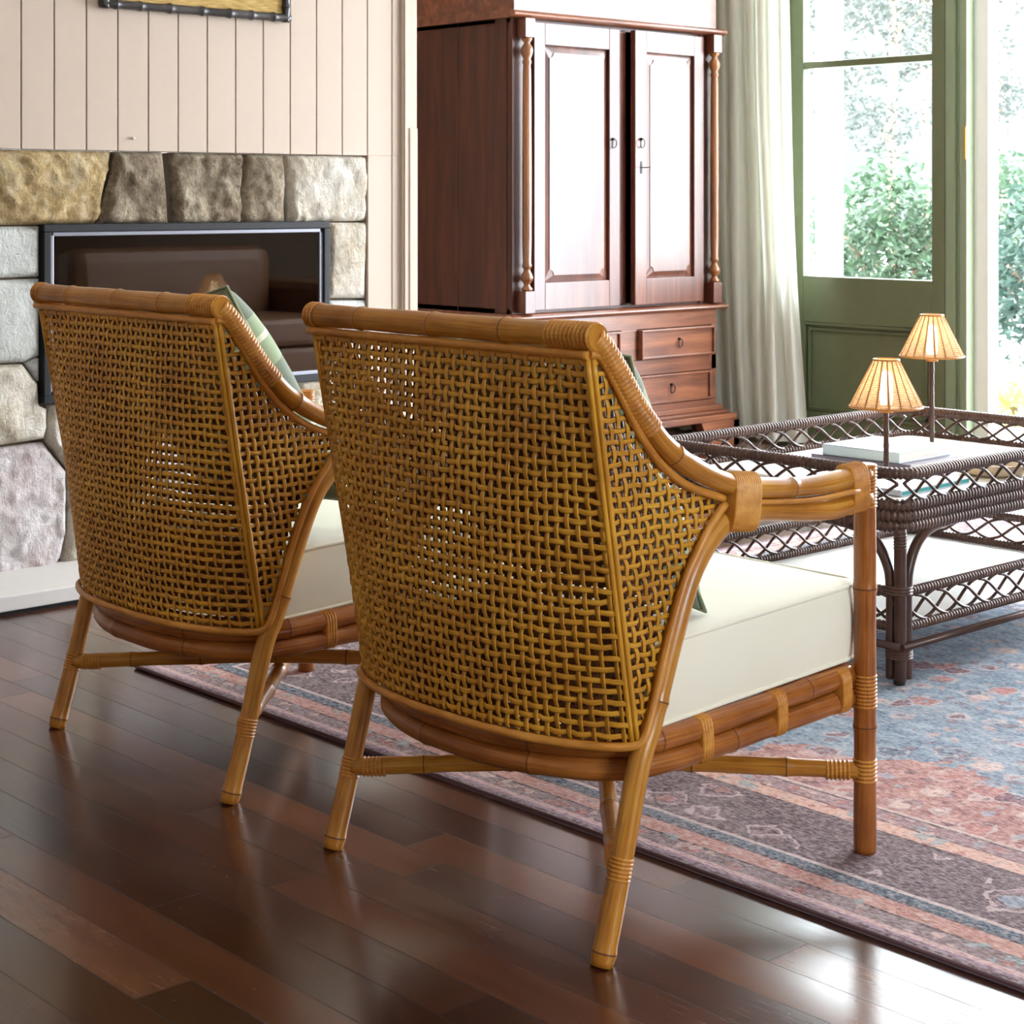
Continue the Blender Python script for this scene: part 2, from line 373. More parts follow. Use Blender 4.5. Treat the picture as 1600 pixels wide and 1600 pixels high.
class MB:
    def __init__(s): s.v = []; s.f = []; s.uv = []; s.mi = []; s.sm = []
    def face(s, idx, uv=None, mi=0, smooth=True):
        s.f.append(tuple(idx)); s.uv.append(uv or [(s.v[i][0] + s.v[i][1], s.v[i][2]) for i in idx]); s.mi.append(mi); s.sm.append(smooth)
    def box(s, c, d, rot=None, mi=0):
        b = len(s.v); R = rot or Matrix.Identity(3)
        for z in (-1, 1):
            for x, y in ((-1, -1), (1, -1), (1, 1), (-1, 1)):
                s.v.append(Vector(c) + R @ Vector((x * d[0] / 2, y * d[1] / 2, z * d[2] / 2)))
        for q in ((0, 3, 2, 1), (4, 5, 6, 7), (0, 1, 5, 4), (1, 2, 6, 5), (2, 3, 7, 6), (3, 0, 4, 7)):
            s.face([b + k for k in q], None, mi, False)
        return s
    def b2(s, lo, hi, mi=0):
        return s.box([(lo[i] + hi[i]) / 2 for i in range(3)], [abs(hi[i] - lo[i]) for i in range(3)], None, mi)
    def tube(s, pts, r, seg=12, closed=False, caps=True, ell=None, mi=0, rings=None, up=None, sq=1.0):
        """tube along pts; r = number or f(length); ell = (a, b) factors with 'up' as second axis; rings = [(length, half width, material)]"""
        pts = [Vector(p) for p in pts]; n = len(pts); L = [0.0]
        for i in range(1, n): L.append(L[-1] + (pts[i] - pts[i - 1]).length)
        b = len(s.v); prev = None
        for i, p in enumerate(pts):
            a = pts[i - 1] if (i > 0 or closed) else p
            c = pts[(i + 1) % n] if (i < n - 1 or closed) else p
            t = (c - a).normalized()
            if up is not None: nn = Vector(up) - t * Vector(up).dot(t)
            elif prev is None: nn = t.orthogonal()
            else: nn = prev - t * prev.dot(t)
            nn.normalize(); prev = nn; bb = t.cross(nn)
            rr = r(L[i]) if callable(r) else r
            ea, eb = ell or (1, 1)
            for k in range(seg):
                w = 2 * PI * k / seg
                cw, sw = math.cos(w), math.sin(w)
                if sq != 1.0: cw, sw = math.copysign(abs(cw) ** sq, cw), math.copysign(abs(sw) ** sq, sw)
                s.v.append(p + nn * (cw * rr * eb) + bb * (sw * rr * ea))
        m = n if closed else n - 1
        for i in range(m):
            j = (i + 1) % n; l0 = L[i]; l1 = L[j] if j else L[-1] + (pts[0] - pts[-1]).length
            mm = mi
            if rings:
                mid = (l0 + l1) / 2
                for (rl, hw, rm) in rings:
                    if abs(mid - rl) < hw: mm = rm
            for k in range(seg):
                k2 = (k + 1) % seg
                s.face([b + i * seg + k, b + i * seg + k2, b + j * seg + k2, b + j * seg + k],
                       [(k / seg, l0), ((k + 1) / seg, l0), ((k + 1) / seg, l1), (k / seg, l1)], mm)
        if caps and not closed:
            s.face([b + k for k in reversed(range(seg))], None, mi, False)
            s.face([b + (n - 1) * seg + k for k in range(seg)], None, mi, False)
        return s
    def lathe(s, prof, c=(0, 0, 0), seg=24, mi=0, axis=None):
        b = len(s.v); c = Vector(c); q = axis or Matrix.Identity(3); l = 0
        for (r, z) in prof:
            for k in range(seg):
                w = 2 * PI * k / seg
                s.v.append(c + q @ Vector((r * math.cos(w), r * math.sin(w), z)))
        for i in range(len(prof) - 1):
            l1 = l + math.hypot(prof[i + 1][0] - prof[i][0], prof[i + 1][1] - prof[i][1])
            for k in range(seg):
                k2 = (k + 1) % seg
                s.face([b + i * seg + k, b + i * seg + k2, b + (i + 1) * seg + k2, b + (i + 1) * seg + k],
                       [(k / seg, l), ((k + 1) / seg, l), ((k + 1) / seg, l1), (k / seg, l1)], mi)
            l = l1
        if prof[0][0] > 1e-5: s.face([b + k for k in reversed(range(seg))], None, mi, False)
        e = b + (len(prof) - 1) * seg
        if prof[-1][0] > 1e-5: s.face([e + k for k in range(seg)], None, mi, False)
        return s
    def grid(s, fn, nu, nv, mi=0, flip=False, smooth=True):
        b = len(s.v)
        for j in range(nv + 1):
            for i in range(nu + 1): s.v.append(Vector(fn(i / nu, j / nv)))
        for j in range(nv):
            for i in range(nu):
                a = b + j * (nu + 1) + i; q = [a, a + 1, a + nu + 2, a + nu + 1]
                uv = [(i / nu, j / nv), ((i + 1) / nu, j / nv), ((i + 1) / nu, (j + 1) / nv), (i / nu, (j + 1) / nv)]
                if flip: q.reverse(); uv.reverse()
                s.face(q, uv, mi, smooth)
        return s
    def prism(s, poly, z0, z1, fn=None, mi=0):
        """outline poly (2D) pulled from z0 to z1; fn maps (x, y, z) to a place"""
        fn = fn or (lambda x, y, z: (x, y, z)); b = len(s.v); n = len(poly)
        for z in (z0, z1):
            for (x, y) in poly: s.v.append(Vector(fn(x, y, z)))
        s.face([b + k for k in reversed(range(n))], None, mi, False); s.face([b + n + k for k in range(n)], None, mi, False)
        for k in range(n):
            k2 = (k + 1) % n; s.face([b + k, b + k2, b + n + k2, b + n + k], None, mi, False)
        return s
    def build(s, name, mats, parent=None, bevel=0, solid=0, subd=0, loc=None, fixn=False):
        me = bpy.data.meshes.new(name)
        me.from_pydata([tuple(v) for v in s.v], [], s.f)
        ul = me.uv_layers.new(name='UVMap')
        flat = [c for f in s.uv for p in f for c in p]
        ul.data.foreach_set('uv', flat)
        me.polygons.foreach_set('material_index', s.mi); me.polygons.foreach_set('use_smooth', s.sm)
        for m in ([mats] if isinstance(mats, str) else mats): me.materials.append(M[m])
        if fixn:
            bm = bmesh.new(); bm.from_mesh(me); bmesh.ops.recalc_face_normals(bm, faces=bm.faces); bm.to_mesh(me); bm.free()
        me.update()
        o = bpy.data.objects.new(name, me); COL.objects.link(o)
        if parent: o.parent = parent
        if loc: o.location = loc
        if solid: x = o.modifiers.new('solid', 'SOLIDIFY'); x.thickness = solid; x.offset = 0
        if bevel:
            x = o.modifiers.new('bevel', 'BEVEL'); x.width = bevel; x.segments = 2; x.limit_method = 'ANGLE'; x.angle_limit = 0.6
        if subd: x = o.modifiers.new('subd', 'SUBSURF'); x.levels = subd; x.render_levels = subd
        return o

def spline(pts, n=8, closed=False):
    """Catmull-Rom through pts"""
    P = [Vector(p) for p in pts]; m = len(P); out = []
    rng = m if closed else m - 1
    for i in range(rng):
        if closed: a, b, c, d = P[(i - 1) % m], P[i], P[(i + 1) % m], P[(i + 2) % m]
        else:
            b, c = P[i], P[i + 1]
            a = P[i - 1] if i else b + (b - c); d = P[i + 2] if i + 2 < m else c + (c - b)
        for k in range(n):
            t = k / n
            out.append(0.5 * ((2 * b) + (c - a) * t + (2 * a - 5 * b + 4 * c - d) * t * t + (3 * b - a - 3 * c + d) * t ** 3))
    if not closed: out.append(P[-1])
    return out

def resample(pts, step, closed=False):
    P = [Vector(p) for p in pts]
    if closed: P = P + [P[0]]
    L = [0.0]
    for i in range(1, len(P)): L.append(L[-1] + (P[i] - P[i - 1]).length)
    n = max(2, int(round(L[-1] / step))); out = []; j = 0
    for k in range(n if closed else n + 1):
        s = L[-1] * k / n
        while j < len(L) - 2 and L[j + 1] < s: j += 1
        t = (s - L[j]) / max(1e-9, L[j + 1] - L[j]); out.append(P[j].lerp(P[j + 1], t))
    return out

def tag(o, label, cat, group=None, kind=None):
    o['label'] = label; o['category'] = cat
    if group: o['group'] = group
    if kind: o['kind'] = kind
    return o

def thing(name, label, cat, loc=(0, 0, 0), rz=0, group=None):
    o = bpy.data.objects.new(name, None); COL.objects.link(o); o.empty_display_size = 0.1
    o.location = loc; o.rotation_euler = (0, 0, rz); return tag(o, label, cat, group)

def struct(o): o['kind'] = 'structure'; return o

def copy_tree(o, parent=None):
    c = o.copy(); COL.objects.link(c)
    if parent: c.parent = parent
    for ch in list(o.children): copy_tree(ch, c)
    return c

def pole(pts, r, nodes=(), seg=14, step=0.008, bump=0.0016):
    """a rattan pole with swollen nodes and thin dark rings"""
    P = resample(pts, step)
    # extra rings right at the nodes
    L = 0; lens = [0.0]
    for i in range(1, len(P)): L += (P[i] - P[i - 1]).length; lens.append(L)
    out = []; 
    for i in range(len(P) - 1):
        out.append(P[i])
        for nd in nodes:
            if lens[i] <= nd < lens[i + 1]:
                for dd in (-0.0012, 0.0012):
                    t = (nd + dd - lens[i]) / (lens[i + 1] - lens[i]); out.append(P[i].lerp(P[i + 1], min(0.98, max(0.02, t))))
    out.append(P[-1])
    rf = lambda l: r + sum(bump * math.exp(-((l - nd) / 0.006) ** 2) for nd in nodes) + 0.0004 * math.sin(l * 31)
    m = MB(); m.tube(out, rf, seg, rings=[(nd, 0.0007, 1) for nd in nodes])
    return m
POLE = ['rattan_pole', 'rattan_node']; RAIL = ['rattan_rail', 'rattan_node']

def wrap(m, a, b, ra, rb, up, turn=0.0042, depth=0.0016, seg=20):
    """binding of thin cane round one or more poles, from a to b; ra / rb half widths (rb along up)"""
    a, b = Vector(a), Vector(b); L = (b - a).length; n = max(2, int(L / turn)); k = 6
    pts = [a.lerp(b, i / (n * k)) for i in range(n * k + 1)]
    f = lambda l: 1 - depth / max(ra, rb) * 2 * (1 - abs(math.sin(PI * l / L * n))) - (0.03 if (l < 1e-6 or l > L - 1e-6) else 0)
    b0 = len(m.v)
    m.tube(pts, f, seg, ell=(ra, rb), up=up, sq=1.0 if rb < ra * 1.3 else 0.62)
    return m

# ------------------------------------------------------------------ room shell
XD = 6.2          # garden-door wall
YF = 4.5          # panelled chimney-breast wall
YB = 5.95         # back of the alcove
ZC = 2.75
XL, YR = -2.0, -2.5
struct(MB().b2((XL - 0.2, YR - 0.2, -0.12), (XD + 0.12, YB + 0.2, 0)).build('floor', 'floor_boards'))
struct(MB().b2((XL - 0.2, YR - 0.2, ZC), (XD + 0.2, YB + 0.2, ZC + 0.12)).build('ceiling', 'white_paint'))
# chimney breast: boards with V grooves (run over the fireplace and to its right)
BX = [2.331 + 0.09817 * k for k in range(-44, 14)]
m = MB()
def groove_wall(m, x0, x1, z0, z1, y):
    xs = [x0] + [x for x in BX if x0 < x < x1] + [x1]
    for a, b in zip(xs[:-1], xs[1:]):
        g0 = 0.002 if a != x0 else 0; g1 = 0.002 if b != x1 else 0
        m.b2((a + g0, y, z0), (b - g1, y + 0.012, z1))
groove_wall(m, XL, 3.640, 1.180, ZC, YF)
groove_wall(m, 3.512, 3.640, 0.0, 1.180, YF)
XS = (0.6755 * 2840 - 0.7373 * 951) / (0.7373 * 2840 + 0.6755 * 951) * YF   # left end of the stonework
groove_wall(m, XL, XS, 0.0, 1.180, YF)
m.b2((XL, YF + 0.010, 0), (XS, YF + 0.10, 1.180))
m.b2((XL, YF + 0.010, 1.180), (3.640, YF + 0.10, ZC))
m.b2((3.516, YF + 0.010, 0), (3.640, YF + 0.10, 1.180))
struct(m.build('wall_back', 'putty_paint', None, 0.0012))
m = MB().b2((3.640, YF - 0.012, 0), (3.700, YF + 0.03, ZC)).b2((3.646, YF - 0.018, 0), (3.652, YF - 0.010, ZC))
m.b2((3.668, YF - 0.016, 0), (3.700, YF - 0.010, 1.27))
struct(m.build('trim_1', 'putty_paint', None, 0.002))
struct(MB().b2((3.60, YF + 0.03, 0), (3.698, YB, ZC)).build('wall_alcove_side', 'putty_paint'))
struct(MB().b2((3.6, YB, 0), (XD + 0.12, YB + 0.12, ZC)).build('wall_alcove', 'putty_paint'))
# wall with the garden doors: panel beyond the leaf, lintel, and the stretch far right of the opening
m = MB().b2((XD, 4.985, 0), (XD + 0.12, YB, ZC)).b2((XD, 1.30, 2.46), (XD + 0.12, 4.985, ZC)).b2((XD, YR, 0), (XD + 0.12, 1.30, ZC))
struct(m.build('wall_garden', 'putty_paint'))
# window wall (right of the photographer) and the wall behind
m = MB().b2((XL, YR - 0.12, 0), (XD, YR, 0.9)).b2((XL, YR - 0.12, 2.2), (XD, YR, ZC)).b2((XL, YR - 0.12, 0.9), (1.0, YR, 2.2)).b2((2.3, YR - 0.12, 0.9), (XD, YR, 2.2))
struct(m.build('wall_right', 'putty_paint'))
m = MB().b2((XL - 0.12, YR, 0), (XL, YB, ZC))
struct(m.build('wall_left', 'putty_paint'))
struct(MB().b2((XL, YF + 0.1, 0), (1.2, YF + 0.2, ZC)).build('wall_back_backing', 'putty_paint'))

# ------------------------------------------------------------------ garden doors
door = bpy.data.objects.new('door_1', None); COL.objects.link(door); door.location = (XD, 4.2, 0); struct(door)
Y0, Y1 = 0.0, 0.83       # leaf from its free edge (local y) to the far stile
st = 0.062
z_sill, z_mun, z_pan = 0.712, 1.615, 0.515
m = MB()
m.b2((0, Y0, 0.01), (0.045, Y0 + st, 2.44)).b2((0, Y1 - 0.115, 0.01), (0.045, Y1, 2.44))
m.b2((0, Y0 + st, 2.34), (0.045, Y1 - 0.115, 2.44)).b2((0, Y0 + st, z_pan), (0.045, Y1 - 0.115, z_sill)).b2((0, Y0 + st, 0.01), (0.045, Y1 - 0.115, 0.12))
m.build('door_frame', 'door_green', door, 0.003)
MB().b2((0.006, Y0 + st, z_mun - 0.015), (0.04, Y1 - 0.115, z_mun + 0.015)).build('glazing_bar', 'door_green', door, 0.004)
MB().b2((0.018, Y0 + st, z_sill), (0.022, Y1 - 0.115, 2.34)).build('glass_pane', 'window_glass', door)
m = MB().b2((0.016, Y0 + st, 0.12), (0.03, Y1 - 0.115, z_pan))
a, b, c, d_ = Y0 + st, Y1 - 0.115, 0.12, z_pan
for (w, x0, x1) in ((0.0, -0.006, 0.016), (0.022, 0.004, 0.016)):
    q = 0.012
    m.b2((x0, a + w, d_ - w - q), (x1, b - w, d_ - w)).b2((x0, a + w, c + w), (x1, b - w, c + w + q))
    m.b2((x0, a + w, c + w), (x1, a + w + q, d_ - w)).b2((x0, b - w - q, c + w), (x1, b - w, d_ - w))
m.build('lower_panel', 'door_green', door, 0.002)
# door post, outer stop and strike plate
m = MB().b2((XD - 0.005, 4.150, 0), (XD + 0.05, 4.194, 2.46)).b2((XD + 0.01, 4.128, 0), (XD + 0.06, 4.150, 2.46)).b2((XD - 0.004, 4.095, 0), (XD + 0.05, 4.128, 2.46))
struct(m.build('trim_2', 'door_green_lit', None, 0.003))
struct(MB().b2((XD + 0.05, 4.03, 0), (XD + 0.12, 4.17, 2.46)).build('trim_3', 'white_paint', None, 0.003))
tag(MB().b2((XD - 0.006, 4.098, 1.20), (XD + 0.004, 4.110, 1.33)).build('strike_plate', 'brass', None, 0.001), 'slim brass strike plate on the green door post', 'strike plate')
struct(MB().b2((XD - 0.02, 4.985, 0), (XD + 0.05, 5.07, 2.52)).build('trim_4', 'door_green', None, 0.003))
struct(MB().b2((XD - 0.01, 1.3, -0.1), (XD + 0.14, 4.985, 0.012)).build('trim_5', 'door_green', None, 0.003))

# ------------------------------------------------------------------ curtain
ROD_Z = 2.6
def curtain():
    root = thing('curtain', 'floor length cream linen curtain hanging between the armoire and the green door', 'curtain', (6.06, 0, 0))
    n = 150
    def f(u, v):
        top = v; y0 = 5.62; y1 = 4.885 + 0.03 * (v) - 0.075 * (1 - v) ** 2.2
        y = y0 + (y1 - y0) * u
        fold = math.sin(u * 2 * PI * 9.2 + 0.5 * math.sin(v * 3)) * (0.028 + 0.014 * (1 - v)) * (1 - 0.55 * u) + math.sin(u * 2 * PI * 4.1 + 1.7) * 0.016 * (1 - 0.4 * u)
        x = fold + 0.012 * math.sin(v * 9 + u * 14) * (1 - v)
        y += 0.012 * math.sin(u * 2 * PI * 9.2 * 2 + 1)
        return (x, y, 0.012 + (ROD_Z - 0.012) * v)
    MB().grid(f, n, 36).build('cloth', 'curtain_linen', root)
    return root
curtain()
r = thing('curtain_rod', 'dark rod above the garden doors carrying the cream curtain', 'curtain rod', (6.06, 0, ROD_Z + 0.015))
MB().tube([(0, 1.2, 0), (0, 5.8, 0)], 0.012, 12).build('rod', 'black_metal', r)
for y in (1.5, 5.72):
    MB().tube([(0, y, 0), (0.14, y, 0)], 0.008, 8).build('bracket', 'black_metal', r)

# ------------------------------------------------------------------ fireplace of split sandstone
fp = thing('stone_fireplace', 'rough split sandstone fireplace surround set into the boarded wall', 'fireplace', (0, 0, 0))
def stone(poly, mat, bulge, seed):
    """poly in (x, z) on the wall plane; the face swells and breaks towards the room"""
    bm = bmesh.new()
    vs = [bm.verts.new((x, YF + 0.06, z)) for x, z in poly]
    vf = [bm.verts.new((x, YF + 0.004, z)) for x, z in poly]
    n = len(poly)
    face = bm.faces.new(vf)
    for k in range(n): bm.faces.new((vs[k], vs[(k + 1) % n], vf[(k + 1) % n], vf[k]))
    bmesh.ops.triangulate(bm, faces=[face])
    for it in range(7):
        ed = [e for e in bm.edges if e.calc_length() > 0.016 and all(v.co.y < YF + 0.03 for v in e.verts)]
        if not ed: break
        bmesh.ops.subdivide_edges(bm, edges=ed, cuts=1, use_grid_fill=True)
        bmesh.ops.triangulate(bm, faces=[f for f in bm.faces if len(f.verts) > 3])
    P = [Vector((x, z)) for x, z in poly]
    def edge_d(x, z):
        q = Vector((x, z)); best = 9
        for k in range(n):
            a, b = P[k], P[(k + 1) % n]; t = max(0, min(1, (q - a).dot(b - a) / max(1e-9, (b - a).length_squared)))
            best = min(best, (q - a - (b - a) * t).length)
        return best
    off = Vector((seed * 3.7, seed * 1.3, 0))
    for v in bm.verts:
        if v.co.y > YF + 0.03: continue
        d = edge_d(v.co.x, v.co.z); e = min(1, d / 0.013)
        q = Vector((v.co.x, 0, v.co.z)) + off
        h = noise.fractal(q * 6, 1.0, 2.0, 4) * 0.5 + abs(noise.noise(q * 11)) * 0.6 - 0.35 * abs(noise.noise(q * 23 + off)) + noise.noise(q * 50) * 0.14
        v.co.y += 0.010 * (1 - e) - bulge * (0.25 * e + 0.75 * e * h)
    bmesh.ops.recalc_face_normals(bm, faces=bm.faces)
    me = bpy.data.meshes.new('stone'); bm.to_mesh(me); bm.free(); me.materials.append(M[mat])
    for p in me.polygons: p.use_smooth = True
    o = bpy.data.objects.new('stone', me); COL.objects.link(o); o.parent = fp; return o
def wallx(u):
    dx, dy = 0.6755 * 2840 + 0.7373 * (u - 800), 0.7373 * 2840 - 0.6755 * (u - 800)
    return dx / dy * YF
def wallz(u, v):
    dy = 0.7373 * 2840 - 0.6755 * (u - 800); return 1.05 + (308 - v) / dy * YF
ZT = 1.178
def W(*pts): return [(wallx(u), min(ZT, wallz(u, v))) for u, v in pts]
FB = (2.393, 3.355, 0.489, 0.976)     # firebox opening
stones = [
    (W((-150, 352), (-150, 225), (-44, 225), (-36, 352)), 'sandstone_gold', 0.05),
    (W((-32, 352), (-40, 225), (176, 225), (172, 262), (157, 332), (150, 350)), 'sandstone_gold', 0.055),
    (W((154, 350), (176, 270), (182, 225), (257, 225), (261, 300), (266, 350)), 'sandstone_grey', 0.05),
    (W((276, 350), (270, 225), (380, 225), (377, 350)), 'sandstone_grey', 0.055),
    (W((381, 349), (384, 225), (446, 225), (448, 349)), 'sandstone_grey', 0.05),
    (W((455, 349), (450, 225), (574.5, 225), (574.5, 345), (512, 346)), 'sandstone_cream', 0.04),
    (W((-150, 440), (-150, 355), (64, 354), (64, 432)), 'sandstone_white', 0.012),
    (W((-150, 575), (-150, 444), (64, 436), (64, 556), (40, 566)), 'sandstone_white', 0.012),
    (W((-150, 718), (-150, 579), (38, 570), (62, 600), (64, 634), (76, 640), (76, 670), (72, 686)), 'sandstone_cream', 0.03),
    (W((44, 568), (64, 560), (64, 596)), 'sandstone_white', 0.01),
    (W((80, 634), (150, 628), (160, 720), (112, 735), (76, 692)), 'sandstone_cream', 0.03),
    (W((-150, 945), (-150, 722), (70, 692), (106, 738), (106, 830), (98, 872), (88, 886)), 'sandstone_pink', 0.035),
    (W((112, 740), (164, 726), (250, 740), (250, 860), (100, 884), (110, 830)), 'sandstone_cream', 0.03),
    (W((164, 630), (330, 612), (330, 720), (255, 736), (168, 722)), 'sandstone_pink', 0.03),
    (W((256, 740), (334, 722), (420, 715), (425, 835), (256, 858)), 'sandstone_white', 0.03),
    (W((336, 610), (432, 598), (440, 700), (420, 710), (336, 716)), 'sandstone_cream', 0.03),
    (W((438, 597), (460, 594), (470, 690), (446, 698)), 'sandstone_gold', 0.025),
    (W((466, 594), (574.5, 580), (574.5, 680), (476, 690)), 'sandstone_cream', 0.025),
    (W((426, 714), (574.5, 686), (574.5, 815), (431, 834)), 'sandstone_pink', 0.03),
    (W((516, 348), (574.5, 348), (574.5, 466), (516, 466)), 'sandstone_cream', 0.018),
    (W((516, 470), (574.5, 470), (574.5, 576), (516, 586)), 'sandstone_white', 0.02),
]
for i, (poly, mat, bulge) in enumerate(stones): stone(poly, mat, bulge, i + 1)
m = MB()
for (x0, x1, z0, z1) in ((wallx(-151), FB[0], 0.03, 1.175), (FB[1], 3.512, 0.03, 1.175), (FB[0], FB[1], FB[3], 1.175), (FB[0], FB[1], 0.03, FB[2])):
    m.b2((x0, YF + 0.03, z0), (x1, YF + 0.09, z1))
m.build('mortar_bed', 'mortar', fp)
hr = tag(MB().b2((1.6, 4.214, 0.010), (3.56, YF + 0.06, 0.050)).build('hearth_slab', 'hearth_stone', None, 0.004), 'long pale stone hearth slab lying along the floor below the fireplace', 'hearth')
struct(MB().b2((1.6, 4.225, 0.0), (3.55, YF + 0.05, 0.010)).build('hearth_shadow_gap', 'black_metal'))  # black strip standing in for the shade under the hearth slab
# firebox
fb = thing('firebox', 'black framed wide glass fronted firebox set into the sandstone', 'fireplace insert', (0, YF, 0))
x0, x1, z0, z1 = FB
m = MB(); w = 0.021
m.b2((x0, -0.012, z1 - w), (x1, 0.05, z1)).b2((x0, -0.012, z0), (x1, 0.05, z0 + w)).b2((x0, -0.012, z0 + w), (x0 + w, 0.05, z1 - w)).b2((x1 - w, -0.012, z0 + w), (x1, 0.05, z1 - w))
m.build('frame', 'black_metal', fb, 0.002)
a0, a1, b0, b1 = x0 + w, x1 - w, z0 + w, z1 - w; q = 0.012
m = MB().b2((a0, -0.004, b1 - q), (a1, 0.01, b1)).b2((a0, -0.004, b0), (a1, 0.01, b0 + q)).b2((a0, -0.004, b0), (a0 + q, 0.01, b1)).b2((a1 - q, -0.004, b0), (a1, 0.01, b1))
m.build('inner_trim', 'silver_trim', fb, 0.002)
MB().b2((a0 + q, 0.0, b0 + q), (a1 - q, 0.004, b1 - q)).build('glass_pane', 'fire_glass', fb)
m = MB().b2((x0, 0.34, z0), (x1, 0.36, z1)).b2((x0, 0.05, z0), (x0 + 0.02, 0.34, z1)).b2((x1 - 0.02, 0.05, z0), (x1, 0.34, z1)).b2((x0, 0.05, z0), (x1, 0.34, z0 + 0.02)).b2((x0, 0.05, z1 - 0.02), (x1, 0.34, z1))
m.build('chamber', 'soot', fb)
rnd = random.Random(3)
for i, (xa, xb, y, z, r) in enumerate(((2.55, 3.05, 0.135, 0.563, 0.05), (2.75, 3.22, 0.262, 0.558, 0.045), (2.6, 3.15, 0.20, 0.652, 0.046))):
    pts = resample([(xa, YF + y - 0.006, z), ((xa + xb) / 2, YF + y, z + 0.003), (xb, YF + y + 0.006, z)], 0.02)
    o = MB().tube(pts, lambda l, s=i: r + 0.004 * math.sin(l * 40 + s) + 0.003 * math.sin(l * 93), 14).build('log', 'log_wood')
    tag(o, ('front grey log lying in the firebox', 'rear grey log lying in the firebox', 'topmost grey log lying across the other two in the firebox')[i], 'log', 'logs in the firebox')

# picture, its lower edge showing at the top of the wall
pf = thing('framed_weaving', 'tan woven grass panel in a black bamboo frame hung on the boarded wall', 'wall art', (0, YF, 0))
px0, px1, pz = 2.561, 3.199, 1.574; ph = 0.62
for (p, q) in (((px0, pz + 0.014), (px1, pz + 0.014)), ((px0, pz + ph), (px1, pz + ph)), ((px0 + 0.014, pz), (px0 + 0.014, pz + ph)), ((px1 - 0.014, pz), (px1 - 0.014, pz + ph))):
    L = math.hypot(q[0] - p[0], q[1] - p[1]); nd = [L * (k + 0.5 + 0.15 * math.sin(k * 5)) / 7 for k in range(7)]
    mm = pole([(p[0], -0.018, p[1]), (q[0], -0.018, q[1])], 0.0125, nd, 10, 0.01, 0.003)
    mm.build('bamboo_bar', ['black_bamboo', 'black_metal'], pf)
MB().b2((px0 + 0.02, -0.016, pz + 0.02), (px1 - 0.02, -0.006, pz + ph - 0.01)).build('woven_panel', 'woven_grass', pf)
MB().b2((px0 + 0.012, -0.010, pz + 0.012), (px1 - 0.012, -0.001, pz + ph - 0.004)).build('backing', 'black_metal', pf)
wx, wz = wallx(207), wallz(207, 216)
tag(MB().lathe([(0.0045, 0), (0.0045, 0.006), (0.003, 0.010), (0.0, 0.0105)], (wx, YF, wz), 12, 0, Matrix.Rotation(PI / 2, 3, 'X')).build('wall_hook', 'white_paint'), 'tiny cream peg on the boarded wall above the fireplace', 'hook')

# ------------------------------------------------------------------ armoire
AY = 5.1
ar = thing('armoire', 'tall red brown timber armoire with turned columns standing in the alcove', 'wardrobe', (4.692, AY, 0))
AW = 5.862 - 4.692; AD = 0.62      # body width and depth
m = MB()
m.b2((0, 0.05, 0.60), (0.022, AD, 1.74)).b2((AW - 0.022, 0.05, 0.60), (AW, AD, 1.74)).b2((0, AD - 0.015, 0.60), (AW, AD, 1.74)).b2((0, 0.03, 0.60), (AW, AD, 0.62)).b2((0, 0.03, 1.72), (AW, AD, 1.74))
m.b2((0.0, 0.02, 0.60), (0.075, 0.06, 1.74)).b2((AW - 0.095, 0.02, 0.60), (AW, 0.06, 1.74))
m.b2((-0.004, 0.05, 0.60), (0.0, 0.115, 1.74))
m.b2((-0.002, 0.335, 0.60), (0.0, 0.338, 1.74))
m.build('cupboard_body', 'armoire_wood_shaded', ar, 0.002)
MB().b2((0.0, 0.012, 1.74), (AW, AD, 2.06)).build('frieze', 'armoire_wood_across', ar, 0.003)
def moulding(z0, z1, out, name):
    """half-round moulding on front and left side"""
    m = MB(); n = 8; h = z1 - z0
    prof = [(0, z0)] + [(out * math.sin(PI * k / n) ** 0.6, z0 + h * k / n) for k in range(1, n)] + [(0, z1)]
    poly = [(-AD, z0)] + [(p, z) for p, z in prof] + [(-AD, z1)]
    m.prism([(p, z) for p, z in poly], -out, AW + out, lambda x, y, t: (t, -x, y))
    return m.build(name, 'armoire_wood_across', ar, 0, fixn=True)
moulding(1.735, 1.765, 0.028, 'cornice_bead')
moulding(0.572, 0.602, 0.030, 'waist_moulding')
MB().b2((-0.02, -0.02, 2.06), (AW + 0.02, AD, 2.10)).b2((-0.045, -0.045, 2.10), (AW + 0.045, AD, 2.14)).build('crown', 'armoire_wood_across', ar, 0.006)

